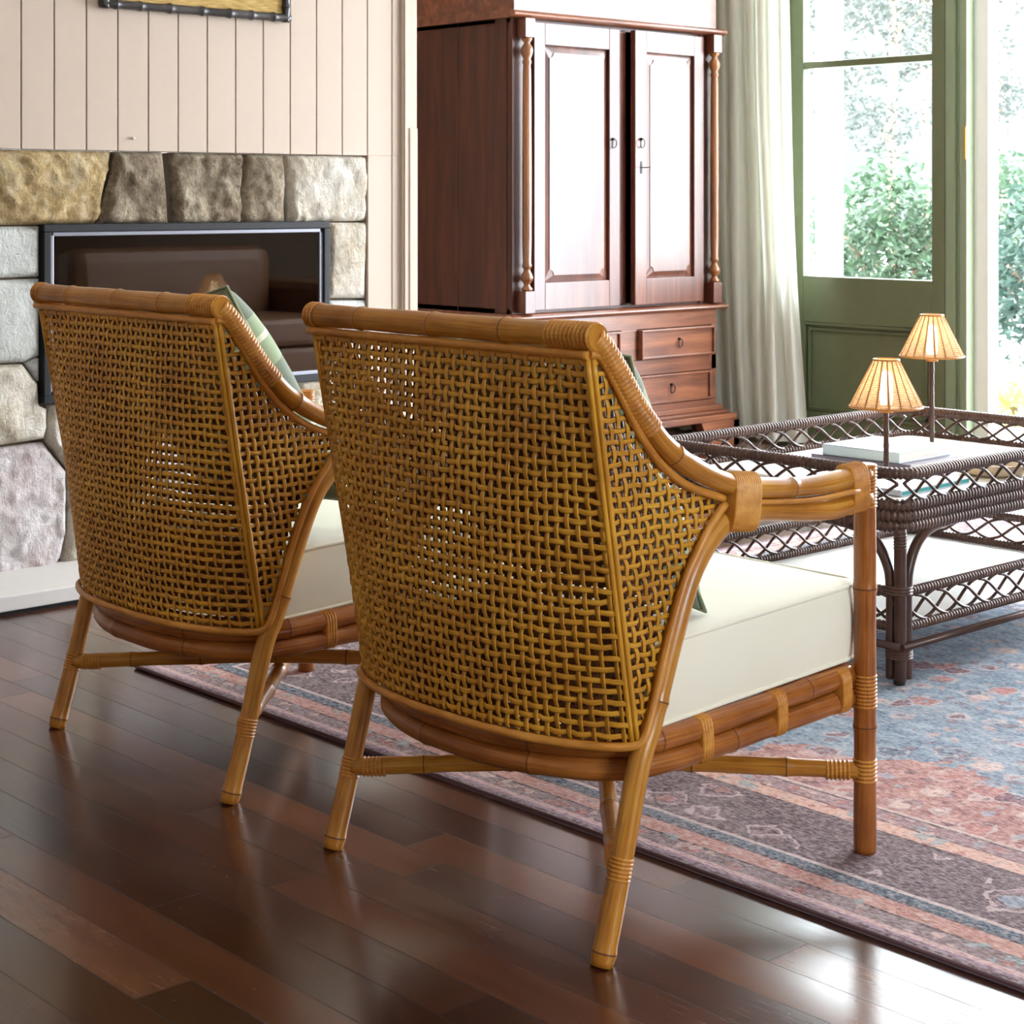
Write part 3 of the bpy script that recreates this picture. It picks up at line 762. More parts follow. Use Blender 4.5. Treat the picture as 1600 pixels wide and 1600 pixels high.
def panel_door(w, h, flip=False):
    """door: frame with a raised panel whose corners are notched; origin at its hinge-side lower corner, x to the right, front at y = 0"""
    d = bpy.data.objects.new('door', None); COL.objects.link(d); d.parent = ar
    sl, sr, b, tp = 0.058, 0.06, 0.105, 0.085
    if flip: sl, sr = 0.070, 0.062
    m = MB().b2((0, 0, 0), (sl, 0.026, h)).b2((w - sr, 0, 0), (w, 0.026, h)).b2((sl, 0.0, 0), (w - sr, 0.026, b)).b2((sl, 0.0, h - tp), (w - sr, 0.026, h))
    m.build('door_frame', 'armoire_wood', d, 0.002)
    # sunk bevel round the field
    m = MB(); x0, x1, z0, z1 = sl, w - sr, b, h - tp; q = 0.028; r = 0.022
    def notch(i, rr):
        X0, X1, Z0, Z1 = x0 + i, x1 - i, z0 + i, z1 - i; out = []
        for (cx, cz, a0) in ((X0, Z0, 90), (X1, Z0, 180), (X1, Z1, 270), (X0, Z1, 0)):
            for k in range(7):
                a = math.radians(a0 - 90 * k / 6) if True else 0
                out.append((cx + rr * math.cos(a), cz + rr * math.sin(a)))
        return out
    inner = notch(q, r)
    outer = []
    for (cx, cz) in ((x0, z0), (x1, z0), (x1, z1), (x0, z1)): outer += [(cx, cz)] * 7
    n = len(inner)
    for (x, z) in outer: m.v.append(Vector((x, 0.016, z)))
    for (x, z) in inner: m.v.append(Vector((x, 0.0075, z)))
    for (x, z) in inner: m.v.append(Vector((x, 0.004, z)))
    for k in range(n):
        k2 = (k + 1) % n
        if outer[k] != outer[k2]: m.face([k, k2, n + k2, n + k], None, 0, False)
        else: m.face([k, n + k2, n + k], None, 0, False)
        m.face([n + k, n + k2, 2 * n + k2, 2 * n + k], None, 0, False)
    m.face([2 * n + k for k in range(n)], None, 0, False)
    m.b2((x0, 0.0165, z0), (x1, 0.024, z1))
    m.build('door_panel', 'armoire_wood', d, fixn=True)
    return d
def ring_pull(parent, x, z, y=0.0, tilt=0.0):
    m = MB(); pts = [(x + 0.0135 * math.cos(a * PI / 8), y - 0.010 - 0.002 * math.sin(a * PI / 8), z - 0.012 + 0.017 * math.sin(a * PI / 8)) for a in range(16)]
    m.tube(pts, 0.0022, 8, closed=True)
    m.lathe([(0.006, 0), (0.006, 0.004), (0.0035, 0.012), (0, 0.013)], (x, y, z + 0.006), 12, 0, Matrix.Rotation(PI / 2, 3, 'X'))
    m.build('ring_pull', 'iron', parent)
DW = 5.262 - 4.789; DH = 1.112
dl = panel_door(DW, DH); dl.location = (4.789 - 4.692, 0.0, 0.613)
ring_pull(dl, 5.219 - 4.789, 1.276 - 0.613)
DW2 = 5.765 - 5.322
drr = panel_door(DW2, DH, True)
# stands a little open: turned about its right-hand hinge
hx = 5.770 - 4.692
drr.location = (hx, 0.002, 0.613); drr.rotation_euler = (0, 0, math.radians(3.2))
for ch in drr.children:
    for v in ch.data.vertices: v.co.x -= DW2
    ch.data.update()
ring_pull(drr, 0.034 - DW2, 1.279 - 0.613)
m = MB().tube([(0.036 - DW2, 0.0, 1.17 - 0.613), (0.036 - DW2, -0.035, 1.17 - 0.613)], 0.0022, 8)
m.tube([(0.036 - DW2 + 0.008 * math.cos(k * PI / 6), -0.044 + 0.008 * math.sin(k * PI / 6), 1.17 - 0.613 + 0.0) for k in range(12)], 0.0018, 6, closed=True)
m.b2((0.030 - DW2, -0.0015, 1.145 - 0.613), (0.042 - DW2, 0.0, 1.195 - 0.613))
m.build('key', 'iron', drr)
m = MB().b2((5.262 - 4.692, 0.03, 0.613), (5.325 - 4.692, 0.05, 1.725)); m.build('inner_shadow_board', 'armoire_wood', ar)

def column(x, top, bot):
    """turned column with a square block at each end"""
    y = -0.012
    h = top - bot
    z1, z2 = bot + 0.085, top - 0.075
    L = z2 - z1
    pr = [(0.020, 0), (0.022, 0.010), (0.013, 0.020), (0.012, 0.028), (0.022, 0.040), (0.025, 0.052), (0.020, 0.066), (0.013, 0.078), (0.013, 0.085), (0.019, 0.092), (0.019, 0.100), (0.016, 0.108), (0.0185, 0.20),
          (0.0185, L * 0.5), (0.0165, L - 0.13), (0.0145, L - 0.105), (0.018, L - 0.098), (0.018, L - 0.090), (0.014, L - 0.082), (0.021, L - 0.065), (0.0245, L - 0.050), (0.021, L - 0.036), (0.012, L - 0.024), (0.012, L - 0.018), (0.021, L - 0.008), (0.021, L)]
    m = MB().lathe(pr, (x, y, z1), 20)
    c = m.build('column', 'column_wood', ar)
    for zz, hh in ((bot + 0.0425, 0.085), (top - 0.0375, 0.075)): MB().box((x, y + 0.005, zz), (0.052, 0.05, hh)).build('block', 'armoire_wood', c, 0.002)
column(0.047, 1.735, 0.605)
column(5.823 - 4.692, 1.735, 0.605)
# chest below
m = MB(); W0, W1 = 0.012, AW - 0.008
m.b2((W0, 0.03, 0.16), (W0 + 0.02, AD, 0.575)).b2((W1 - 0.02, 0.03, 0.16), (W1, AD, 0.575)).b2((W0, AD - 0.02, 0.16), (W1, AD, 0.575))
zt, zm0, zm1, zb = 0.511, 0.386, 0.322, 0.196
dxs = ((0.075, 5.275 - 4.692), (5.368 - 4.692, 5.823 - 4.692))
m.b2((W0, 0.006, zt), (W1, 0.03, 0.575)).b2((W0, 0.006, zm1), (W1, 0.03, zm0)).b2((W0, 0.006, 0.16), (W1, 0.03, zb))
m.b2((W0, 0.006, zb), (0.075, 0.03, zt)).b2((dxs[1][1], 0.006, zb), (W1, 0.03, zt)).b2((dxs[0][1], 0.006, zm0), (dxs[1][0], 0.03, zt))
m.b2((W0, 0.05, 0.16), (W1, AD, 0.18))
m.build('chest_body', 'armoire_wood_across', ar, 0.002)
def drawer(x0, x1, z0, z1, pulls, out=0.0):
    y = -out
    d = MB().b2((x0 + 0.003, y + 0.012, z0 + 0.003), (x1 - 0.003, y + 0.40, z1 - 0.003))
    q = 0.012
    d.b2((x0 + 0.003, y, z1 - q), (x1 - 0.003, y + 0.014, z1 - 0.003)).b2((x0 + 0.003, y, z0 + 0.003), (x1 - 0.003, y + 0.014, z0 + q)).b2((x0 + 0.003, y, z0 + q), (x0 + q, y + 0.014, z1 - q)).b2((x1 - q, y, z0 + q), (x1 - 0.003, y + 0.014, z1 - q))
    o = d.build('drawer', 'armoire_wood_across', ar, 0.002)
    for px in pulls: ring_pull(o, px, (z0 + z1) / 2 + 0.008, y + 0.012)
drawer(dxs[0][0], dxs[0][1], zm0, zt, (0.33,))
drawer(dxs[1][0], dxs[1][1], zm0, zt, (5.602 - 4.692,), 0.022)
drawer(0.075, dxs[1][1], zb, zm1, (0.25, 5.579 - 4.692))
m = MB().b2((-0.01, -0.018, 0.150), (AW + 0.008, AD, 0.172)).b2((-0.05, -0.06, 0.108), (AW + 0.05, AD, 0.136)).b2((-0.03, -0.038, 0.136), (AW + 0.03, AD, 0.150))
m.build('plinth', 'armoire_wood_across', ar, 0.004)
for (fx, s) in ((-0.06, 1), (AW + 0.06, -1)):
    m = MB(); a, b = fx, fx + s * 0.24
    poly = [(a, 0), (a, 0.11), (b, 0.11), (fx + s * 0.215, 0.055), (fx + s * 0.16, 0.0)]
    m.prism(poly, -0.066, -0.02, lambda x, y, t: (x, t, y)); m.prism([(-0.066, 0), (-0.066, 0.11), (0.2, 0.11), (0.17, 0.05), (0.1, 0)], a, a + s * 0.04, lambda x, y, t: (t, x, y))
    m.build('foot', 'armoire_wood_across', ar, 0.003, fixn=True)
    MB().b2((min(a, a + s * 0.1), AD - 0.1, 0), (max(a, a + s * 0.1), AD - 0.02, 0.11)).build('foot', 'armoire_wood_across', ar, 0.003)

# ------------------------------------------------------------------ rug
rg = thing('rug', 'faded red and blue patterned rug spread over the timber floor under the coffee table', 'rug', (0, 0, 0))
MB().b2((RX0, RY0, 0.0), (RX1, RY1, 0.008)).build('pile', 'persian_rug', rg, 0.002)
m = MB(); q = 0.006
m.tube([(RX0, RY0, 0.0052), (RX0, RY1, 0.0052), (RX1, RY1, 0.0052), (RX1, RY0, 0.0052)], 0.0046, 8, closed=True); m.build('binding', 'rug_binding', rg)

# ------------------------------------------------------------------ coffee table of dark wrapped cane
TX0, TX1, TY0, TY1 = 3.215, 4.225, 2.285, 2.985
ct = thing('coffee_table', 'dark woven cane coffee table with lattice gallery and lower shelf standing on the rug', 'coffee table', (0, 0, 0.008))
def loop(z, inset=0.0, r=0.05, n=6):
    x0, x1, y0, y1 = TX0 + inset, TX1 - inset, TY0 + inset, TY1 - inset; out = []
    for cx, cy, a0 in ((x1 - r, y1 - r, 0), (x0 + r, y1 - r, 90), (x0 + r, y0 + r, 180), (x1 - r, y0 + r, 270)):
        for k in range(n + 1):
            a = math.radians(a0 + 90 * k / n); out.append((cx + r * math.cos(a), cy + r * math.sin(a), z))
    return out
def wrapped(pts, ra, rb, pitch=0.0105, depth=0.17, closed=True, seg=10):
    P = resample(pts, pitch / 4, closed); m = MB()
    f = lambda l: 1 - depth * (0.5 + 0.5 * math.cos(2 * PI * l / pitch)) ** 3 * 1.6
    m.tube(P, f, seg, closed=closed, ell=(ra, rb), up=(0, 0, 1)); return m
def lattice(side, z0, z1, inset, pitch=0.075):
    """crossing canes between two rails along one side (0 near, 1 far, 2 left, 3 right)"""
    x0, x1, y0, y1 = TX0 + inset, TX1 - inset, TY0 + inset, TY1 - inset
    m = MB(); zm = (z0 + z1) / 2
    if side < 2: L = x1 - x0; pt = (lambda s, z, o: (x0 + s, (y0 if side == 0 else y1) + o, z))
    else: L = y1 - y0; pt = (lambda s, z, o: ((x0 if side == 2 else x1) + o, y0 + s, z))
    n = round((L - 0.02) / pitch); pitch = (L - 0.02) / n
    for k in range(-2, n + 3):
        for sg in (1, -1):
            P = []
            for q in range(17):
                t = q / 16; ss = 0.01 + (k + sg * 1.5 * t) * pitch
                if not -0.004 < ss - 0.01 < L - 0.016: continue
                e = t - 0.10 * math.sin(2 * PI * t)
                P.append(pt(ss, z0 + (z1 - z0) * e, 0.003 * sg))
            if len(P) > 2: m.tube(P, 0.0037, 6)
    return m
P1 = 'top_rail'
wrapped(loop(0.452), 0.0135, 0.0135).build('top_rail', 'dark_wrap', ct)
for i, z in enumerate((0.384, 0.360, 0.338)): wrapped(loop(z, 0.001 + 0.001 * i), 0.008, 0.0138, 0.0115, 0.26).build('apron_band', 'dark_wrap', ct)
for s in range(4): lattice(s, 0.392, 0.442, 0.002).build('lattice', 'dark_cane', ct)
MB().prism([(p[0], p[1]) for p in loop(0, 0.012, 0.042)], 0.366, 0.384).build('tray', 'white_board', ct, 0.003)
wrapped(loop(0.197, 0.012, 0.03), 0.010, 0.0115).build('shelf_rail', 'dark_wrap', ct)
wrapped(loop(0.122, 0.012, 0.03), 0.010, 0.0115).build('shelf_rail', 'dark_wrap', ct)
for s in range(4): lattice(s, 0.131, 0.188, 0.012, 0.078).build('lattice', 'dark_cane', ct)
MB().prism([(p[0], p[1]) for p in loop(0, 0.02, 0.03)], 0.106, 0.114).build('shelf_board', 'white_board', ct, 0.002)
m = MB()
for a, b in (((TX0, TY0), (TX1, TY0)), ((TX0, TY1), (TX1, TY1)), ((TX0, TY0), (TX0, TY1)), ((TX1, TY0), (TX1, TY1))):
    m.tube([(a[0], a[1], 0.085), (b[0], b[1], 0.085)], 0.0085, 10)
    m.build('stretcher', 'dark_cane', ct); m = MB()
for ix, cx in ((1, TX0 + 0.013), (-1, TX1 - 0.013)):
    for iy, cy in ((1, TY0 + 0.013), (-1, TY1 - 0.013)):
        mid = MB().tube(resample([(cx, cy, 0.012), (cx, cy, 0.335)], 0.02), 0.0135, 12)
        leg = mid.build('leg', 'dark_cane', ct)
        for dx, dy in ((ix, 0), (0, iy)):
            P = spline([(cx + dx * 0.024, cy + dy * 0.024, 0.012), (cx + dx * 0.024, cy + dy * 0.024, 0.10), (cx + dx * 0.024, cy + dy * 0.024, 0.205), (cx + dx * 0.034, cy + dy * 0.034, 0.255), (cx + dx * 0.065, cy + dy * 0.065, 0.300), (cx + dx * 0.115, cy + dy * 0.115, 0.325), (cx + dx * 0.21, cy + dy * 0.21, 0.334)], 6)
            MB().tube(P, 0.0115, 10).build('brace', 'dark_cane', leg)
        for z0, z1 in ((0.055, 0.078), (0.192, 0.212)):
            m = MB(); wrap(m, (cx + ix * 0.011, cy + iy * 0.011, z0), (cx + ix * 0.011, cy + iy * 0.011, z1), 0.030, 0.030, (ix, iy, 0), 0.005); m.build('binding', 'dark_wrap', leg)
        m = MB(); wrap(m, (cx, cy, 0.29), (cx, cy, 0.33), 0.0148, 0.0148, (1, 0, 0), 0.006); m.build('binding', 'dark_wrap', leg)
        MB().lathe([(0.012, 0), (0.013, 0.004), (0.013, 0.013)], (cx + ix * 0.008, cy + iy * 0.008, 0), 14).build('foot_pad', 'rubber', leg)
TZ = 0.3925

# books, magazine, dish on the table
def book(name, cx, cy, z, w, d, h, rz, cover, label, cat='book', group=None):
    r = thing(name, label, cat, (cx, cy, z), rz, group)
    m = MB().b2((-w / 2, -d / 2, 0), (w / 2, d / 2, 0.0025)).b2((-w / 2, -d / 2, h - 0.0025), (w / 2, d / 2, h)).b2((-w / 2, -d / 2, 0.0), (-w / 2 + 0.003, d / 2, h))
    m.build('cover', cover, r, 0.0008)
    MB().b2((-w / 2 + 0.003, -d / 2 + 0.001, 0.0025), (w / 2 - 0.001, d / 2 - 0.001, h - 0.0025)).build('pages', 'teal_cover' if 'teal' in label else 'paper', r)
    return r
book('book', 3.735, 2.70, TZ, 0.235, 0.285, 0.018, math.radians(-90 + 93), 'mauve_cover', 'mauve grey hardback book lying under the pale blue one on the coffee table', group='books on the coffee table')
book('book', 3.735, 2.70, TZ + 0.0182, 0.222, 0.225, 0.026, 0.02, 'pale_blue_cover', 'pale blue hardback book lying on top of the mauve grey one', group='books on the coffee table')
book('book', 3.455, 2.47, TZ, 0.28, 0.21, 0.013, math.radians(2), 'grey_cover', 'flat teal edged book under the nearer lamp at the table corner', group='books on the coffee table')
tag(MB().b2((-0.135, -0.10, 0.0132), (0.135, 0.10, 0.0140)).build('book_jacket', 'white_cover', bpy.data.objects['book.002'], 0.0003), '', '')
jk = bpy.data.objects['book_jacket']
for k in ('label', 'category'): del jk[k]
jk['label'] = 'white jacket front'
mg = tag(MB().b2((-0.115, -0.15, 0), (0.115, 0.15, 0.006)).build('magazine', 'white_cover', None, 0.001, loc=(3.44, 2.78, TZ)), 'white magazine lying flat on the coffee table left of the books', 'magazine')
dish = tag(MB().lathe([(0.0, 0.004), (0.055, 0.004), (0.075, 0.012), (0.088, 0.030), (0.092, 0.030), (0.080, 0.008), (0.058, 0.0), (0.0, 0.0)], (0, 0, 0), 40).build('dish', 'beige_ceramic', loc=(3.76, 2.41, TZ)), 'shallow round beige dish on the coffee table in front of the books', 'dish')

# sofa to the right of the table: the picture shows it mirrored in the fireplace glass
sf = thing('sofa', 'brown sofa mirrored in the dark fireplace glass, standing right of the coffee table', 'sofa', (5.1, 1.05, 0.0085))
MB().b2((-0.62, -0.42, 0.10), (0.62, 0.40, 0.28)).build('base', 'sofa_leather', sf, 0.03)
MB().b2((-0.60, -0.42, 0.30), (0.60, -0.18, 0.78)).build('backrest', 'sofa_leather', sf, 0.07)
for x in (-0.30, 0.30): MB().b2((x - 0.295, -0.19, 0.285), (x + 0.295, 0.42, 0.43)).build('seat', 'sofa_leather', sf, 0.03)
for x in (-0.70, 0.70): MB().b2((x - 0.08, -0.42, 0.10), (x + 0.08, 0.42, 0.60)).build('armrest', 'sofa_leather', sf, 0.05)
for x in (-0.66, 0.66):
    for y in (-0.36, 0.36): MB().lathe([(0.02, 0), (0.026, 0.10)], (x, y, 0), 12).build('leg', 'column_wood', sf)
# ------------------------------------------------------------------ lamps
def lamp(x, y, z, stem_h, label):
    r = thing('table_lamp', label, 'lamp', (x, y, z), 0, 'rattan shaded lamps on the coffee table')
    MB().lathe([(0.0, 0), (0.045, 0), (0.046, 0.003), (0.044, 0.006), (0.012, 0.008), (0.006, 0.011)], (0, 0, 0), 28).build('base', 'brass', r)
    nd = [0.03 + 0.033 * k for k in range(int(stem_h / 0.033))]
    pole([(0, 0, 0.006), (0, 0, stem_h)], 0.0058, nd, 12, 0.006, 0.0008).build('stem', ['dark_cane', 'rattan_node'], r)
    sh = 0.108; zb = stem_h + 0.012
    MB().lathe([(0.0, stem_h - 0.002), (0.016, stem_h - 0.002), (0.016, stem_h + 0.016), (0.0, stem_h + 0.016)], (0, 0, 0), 18).build('holder', 'rattan_binding', r)
    nr = 18; m = MB()
    def cone(u, v):
        a = 2 * PI * u; rb = 0.083 + (0.029 - 0.083) * v
        rb *= 1 + 0.012 * abs(math.sin(a * nr / 2))
        return (rb * math.cos(a), rb * math.sin(a), zb + sh * v)
    m.grid(cone, nr * 4, 22)
    o = m.build('shade', 'shade_weave', r, solid=0.0012)
    m = MB()
    for k in range(nr):
        a = 2 * PI * k / nr
        m.tube([(0.083 * math.cos(a), 0.083 * math.sin(a), zb), (0.0295 * math.cos(a), 0.0295 * math.sin(a), zb + sh)], 0.0014, 6)
    for rr, zz in ((0.0835, zb), (0.0295, zb + sh)):
        m.tube([(rr * math.cos(2 * PI * k / 40), rr * math.sin(2 * PI * k / 40), zz) for k in range(40)], 0.0026, 8, closed=True)
    m.build('shade_frame', 'rattan_binding', r)
    MB().lathe([(0.0, stem_h + 0.014), (0.012, stem_h + 0.014), (0.015, stem_h + 0.03), (0.0155, stem_h + 0.06), (0.013, stem_h + 0.088), (0.0, stem_h + 0.098)], (0, 0, 0), 16).build('bulb', 'bulb_glow', r)
    l = bpy.data.lights.new('lamp_light', 'POINT'); l.energy = 1.7; l.color = (1, 0.90, 0.74); l.shadow_soft_size = 0.012
    lo = bpy.data.objects.new('lamp_light', l); COL.objects.link(lo); lo.parent = r; lo.location = (0, 0, stem_h + 0.05)
    return r
lamp(3.478, 2.515, TZ + 0.0145, 0.147, 'lit lamp with woven cone shade on the teal edged book, nearer of the two')
lamp(4.06, 2.79, TZ, 0.226, 'taller lit lamp with woven cone shade standing behind the pale blue book')

# ------------------------------------------------------------------ rattan armchair
ZB, ZTOP = 0.292, 0.833
YBm, YTm = 0.302, 0.312
def bot_curve(u):          # bottom edge of the woven back, bowed to the rear
    a = abs(u); x = 0.068 - 0.088 * (1 - a ** 2.6) ** 0.8
    return x, u * YBm, ZB
def back_pt(u, v):
    xb, yb, zb = bot_curve(u)
    xt, yt, zt = -0.029, u * YTm, ZTOP
    k = v
    x = xb + (xt - xb) * k - 0.012 * math.sin(PI * v) * (1 - u * u)
    return Vector((x, yb + (yt - yb) * k, zb + (zt - zb) * k))
def ridge_x(z):
    t = (z - ZB) / (ZTOP - ZB); return 0.068 + (-0.029 - 0.068) * t
def ridge_y(z):
    t = (z - ZB) / (ZTOP - ZB); return YBm + (YTm - YBm) * t
CANE = [(-0.034, 0.838), (-0.010, 0.832), (0.025, 0.784), (0.057, 0.736), (0.089, 0.697), (0.122, 0.668), (0.172, 0.638), (0.248, 0.612)]
ARM = [(-0.026, 0.862), (-0.004, 0.842), (0.025, 0.806), (0.057, 0.762), (0.089, 0.727), (0.122, 0.697), (0.172, 0.666), (0.245, 0.636), (0.317, 0.620), (0.437, 0.608), (0.533, 0.608), (0.600, 0.612)]
LEG = [(0.600, 0.573), (0.517, 0.565), (0.437, 0.571), (0.335, 0.583), (0.270, 0.578), (0.226, 0.555), (0.190, 0.518), (0.165, 0.474), (0.140, 0.415), (0.118, 0.355), (0.098, 0.305), (0.074, 0.255), (0.038, 0.122), (0.002, 0.0)]
LCANE = [(0.250, 0.604), (0.222, 0.580), (0.192, 0.545), (0.164, 0.505), (0.142, 0.458), (0.120, 0.402), (0.100, 0.345), (0.080, 0.298), (0.066, 0.284)]
def interp(tab, key, kidx):
    pts = sorted(tab, key=lambda p: p[kidx])
    if key <= pts[0][kidx]: return pts[0][1 - kidx]
    for a, b in zip(pts[:-1], pts[1:]):
        if a[kidx] <= key <= b[kidx]:
            t = (key - a[kidx]) / max(1e-9, b[kidx] - a[kidx]); return a[1 - kidx] + t * (b[1 - kidx] - a[1 - kidx])
    return pts[-1][1 - kidx]
def side_y(x, z, s):
    return s * (ridge_y(z) - 0.006 * min(1, max(0, (x - ridge_x(z)) / 0.2)))
NR, NC = 34, 37

def strand(m, P, wdir, width, thick):
    """flat cane through P; wdir = direction of its width"""
    n = len(P); b = len(m.v); l = 0
    for i, p in enumerate(P):
        t = (P[min(n - 1, i + 1)] - P[max(0, i - 1)]).normalized()
        w = (wdir - t * wdir.dot(t)).normalized(); nn = t.cross(w)
        for a, c in ((-0.5, 0), (-0.3, 0.5), (0.3, 0.5), (0.5, 0), (0.3, -0.5), (-0.3, -0.5)):
            m.v.append(p + w * (a * width) + nn * (c * thick))
    for i in range(n - 1):
        l1 = l + (P[i + 1] - P[i]).length
        for k in range(6):
            k2 = (k + 1) % 6
            m.face([b + i * 6 + k, b + i * 6 + k2, b + (i + 1) * 6 + k2, b + (i + 1) * 6 + k], [(k / 6 * 0.3 + b * 0.0137, l), (k / 6 * 0.3 + b * 0.0137 + 0.05, l), (k / 6 * 0.3 + b * 0.0137 + 0.05, l1), (k / 6 * 0.3 + b * 0.0137, l1)])
        l = l1

def bind(parent, *a):
    m = MB(); wrap(m, *a); return m.build('binding', 'rattan_binding', parent)

def make_chair(loc, label):
    root = thing('rattan_armchair', label, 'armchair', loc, 0, 'rattan armchairs facing the coffee table')
    rnd = random.Random(11)
    # woven back
    m = MB(); A = 0.0013
    zs = [(k + 0.5) / NR for k in range(NR)]; us = [-1 + 2 * (k + 0.5) / NC for k in range(NC)]
    jz = [rnd.uniform(-0.0035, 0.0035) for _ in zs]; ju = [rnd.uniform(-0.0045, 0.0045) for _ in us]
    def nrm(u, v):
        e = 0.01; a = back_pt(min(1, u + e), v) - back_pt(max(-1, u - e), v); c = back_pt(u, min(1, v + e)) - back_pt(u, max(0, v - e))
        return a.cross(c).normalized() * -1       # to the rear
    side_ph = lambda i, j: 1 if (i + j) % 2 else -1
    for j, v in enumerate(zs):
        P = []
        for i in range(NC):
            u = us[i] + ju[i]; off = A * side_ph(i, j)
            vv = v + jz[j] * math.sin(i * 0.6 + j) + rnd.uniform(-0.0016, 0.0016)
            for du in (-0.30, 0.30): P.append(back_pt(max(-1, min(1, u + du * 2 / NC)), vv) + nrm(u, vv) * (off + 0.0005))
        ends = back_pt(-1, v), back_pt(1, v)
        P = [ends[0]] + P + [ends[1]]
        strand(m, P, Vector((0, 0, 1)), 0.0080, 0.0018)
    for i, u0 in enumerate(us):
        P = [back_pt(u0, 0.0)]
        wob = rnd.uniform(0, 6)
        for j, v in enumerate(zs):
            u = u0 + ju[i] * math.sin(j * 0.35 + wob) ; off = -A * side_ph(i, j)
            for dv in (-0.3, 0.3): P.append(back_pt(max(-1, min(1, u)), v + dv / NR) + nrm(u0, v) * off)
        P.append(back_pt(u0, 1.0))
        strand(m, P, Vector((0, 1, 0)), 0.0090, 0.0018)
    m.build('back_weave', 'rattan_weave', root)
    # inner lining of the same open weave, a finger's breadth in front
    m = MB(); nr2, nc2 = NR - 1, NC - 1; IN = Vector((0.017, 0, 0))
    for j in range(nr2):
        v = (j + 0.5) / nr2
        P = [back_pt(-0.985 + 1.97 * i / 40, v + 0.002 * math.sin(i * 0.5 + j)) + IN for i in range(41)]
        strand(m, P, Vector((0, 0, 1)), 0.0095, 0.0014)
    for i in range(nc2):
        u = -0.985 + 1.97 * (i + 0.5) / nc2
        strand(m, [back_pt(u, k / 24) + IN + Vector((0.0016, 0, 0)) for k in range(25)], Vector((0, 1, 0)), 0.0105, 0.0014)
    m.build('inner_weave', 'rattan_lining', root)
    # woven sides, wrapping round the ridge on to the arm and leg
    for s in (-1, 1):
        m = MB(); dz = (ZTOP - ZB) / NR; dx = 0.0172
        def front(z): return interp(CANE, z, 1) if z > 0.608 else interp(LCANE, z, 1)
        for j, v in enumerate(zs):
            z = ZB + (ZTOP - ZB) * v; x0, x1 = ridge_x(z), front(z) + 0.004
            if x1 - x0 < 0.006: continue
            P = [Vector((x0, side_y(x0, z, s), z))]; k = 0
            while x0 + (k + 0.5) * dx < x1:
                for dd in (0.22, 0.78):
                    x = x0 + (k + dd) * dx
                    if x < x1: P.append(Vector((x, side_y(x, z, s) + s * A * (1 if (k + j) % 2 else -1), z + 0.0012 * math.sin(k * 1.7 + j) - 0.012 * (x - x0))))
                k += 1
            P.append(Vector((x1, side_y(x1, z, s), z - 0.012 * (x1 - x0))))
            strand(m, P, Vector((0, 0, 1)), 0.0072, 0.0018)
        for k in range(18):
            P = []
            for j in range(NR):
                z = ZB + (ZTOP - ZB) * zs[j]; x = ridge_x(z) + (k + 0.5) * dx
                if x > front(z) + 0.006: continue
                for dd in (-0.3, 0.3):
                    zz = z + dd * dz; xx = ridge_x(zz) + (k + 0.5) * dx + 0.001 * math.sin(j + k)
                    P.append(Vector((xx, side_y(xx, zz, s) + s * A * (-1 if (k + j) % 2 else 1), zz)))
            if len(P) > 3: strand(m, P, Vector((1, 0, 0)), 0.0078, 0.0018)
        m.build('side_weave', 'rattan_weave', root)
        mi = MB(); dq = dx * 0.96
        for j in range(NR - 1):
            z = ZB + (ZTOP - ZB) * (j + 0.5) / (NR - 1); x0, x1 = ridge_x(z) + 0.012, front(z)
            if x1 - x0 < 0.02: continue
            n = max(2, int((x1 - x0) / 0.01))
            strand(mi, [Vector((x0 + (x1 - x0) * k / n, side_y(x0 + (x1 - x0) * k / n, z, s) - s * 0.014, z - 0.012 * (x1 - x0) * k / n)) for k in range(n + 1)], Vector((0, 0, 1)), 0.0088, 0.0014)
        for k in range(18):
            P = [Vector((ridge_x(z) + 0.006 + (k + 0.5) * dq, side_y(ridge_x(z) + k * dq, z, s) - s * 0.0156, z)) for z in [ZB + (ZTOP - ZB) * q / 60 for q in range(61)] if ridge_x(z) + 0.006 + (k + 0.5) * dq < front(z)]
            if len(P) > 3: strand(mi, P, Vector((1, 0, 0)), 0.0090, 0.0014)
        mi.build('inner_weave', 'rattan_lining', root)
        # stout pair of canes down the ridge
        m = MB()
        for o in (-0.004, 0.005):
            P = [Vector((ridge_x(z) + (o if o > 0 else -0.002), s * (ridge_y(z) + 0.002 + (o if o < 0 else 0)), z)) for z in [ZB + (ZTOP - ZB) * k / 20 for k in range(21)]]
            m.tube(P, 0.0042, 8)
        m.build('corner_cane', 'rattan_weave', root)
    # edging cane round the weave: under the top rail, down both arms and legs, along the bowed bottom
    P = [(-0.036, y, 0.8365) for y in (0.318, 0.2, 0.0, -0.2, -0.318)]
    MB().tube(resample(P, 0.01), 0.0066, 10).build('edge_cane', 'rattan_binding', root)
    for s in (-1, 1):
        MB().tube(resample(spline([(x - 0.001, s * (0.317 - 0.006 * min(1, max(0, x / 0.2))), z) for x, z in CANE], 6), 0.008), 0.0062, 10).build('edge_cane', 'rattan_binding', root)
    run = [(x, -0.312, z) for x, z in LCANE[:-1]] + [(0.066, -0.303, 0.287)]
    run += [tuple(Vector(bot_curve(u)) + Vector((-0.007, 0, -0.006))) for u in (-0.93, -0.84, -0.7, -0.5, -0.25, 0, 0.25, 0.5, 0.7, 0.84, 0.93)]
    run += [(0.066, 0.303, 0.287)] + [(x, 0.312, z) for x, z in reversed(LCANE[:-1])]
    MB().tube(resample(spline(run, 6), 0.008), 0.0064, 10).build('edge_cane', 'rattan_binding', root)
    # top rail
    pole([(-0.026, 0.326, 0.861), (-0.026, -0.326, 0.861)], 0.0182, (0.03, 0.135, 0.31, 0.47), 18).build('top_rail', POLE, root)
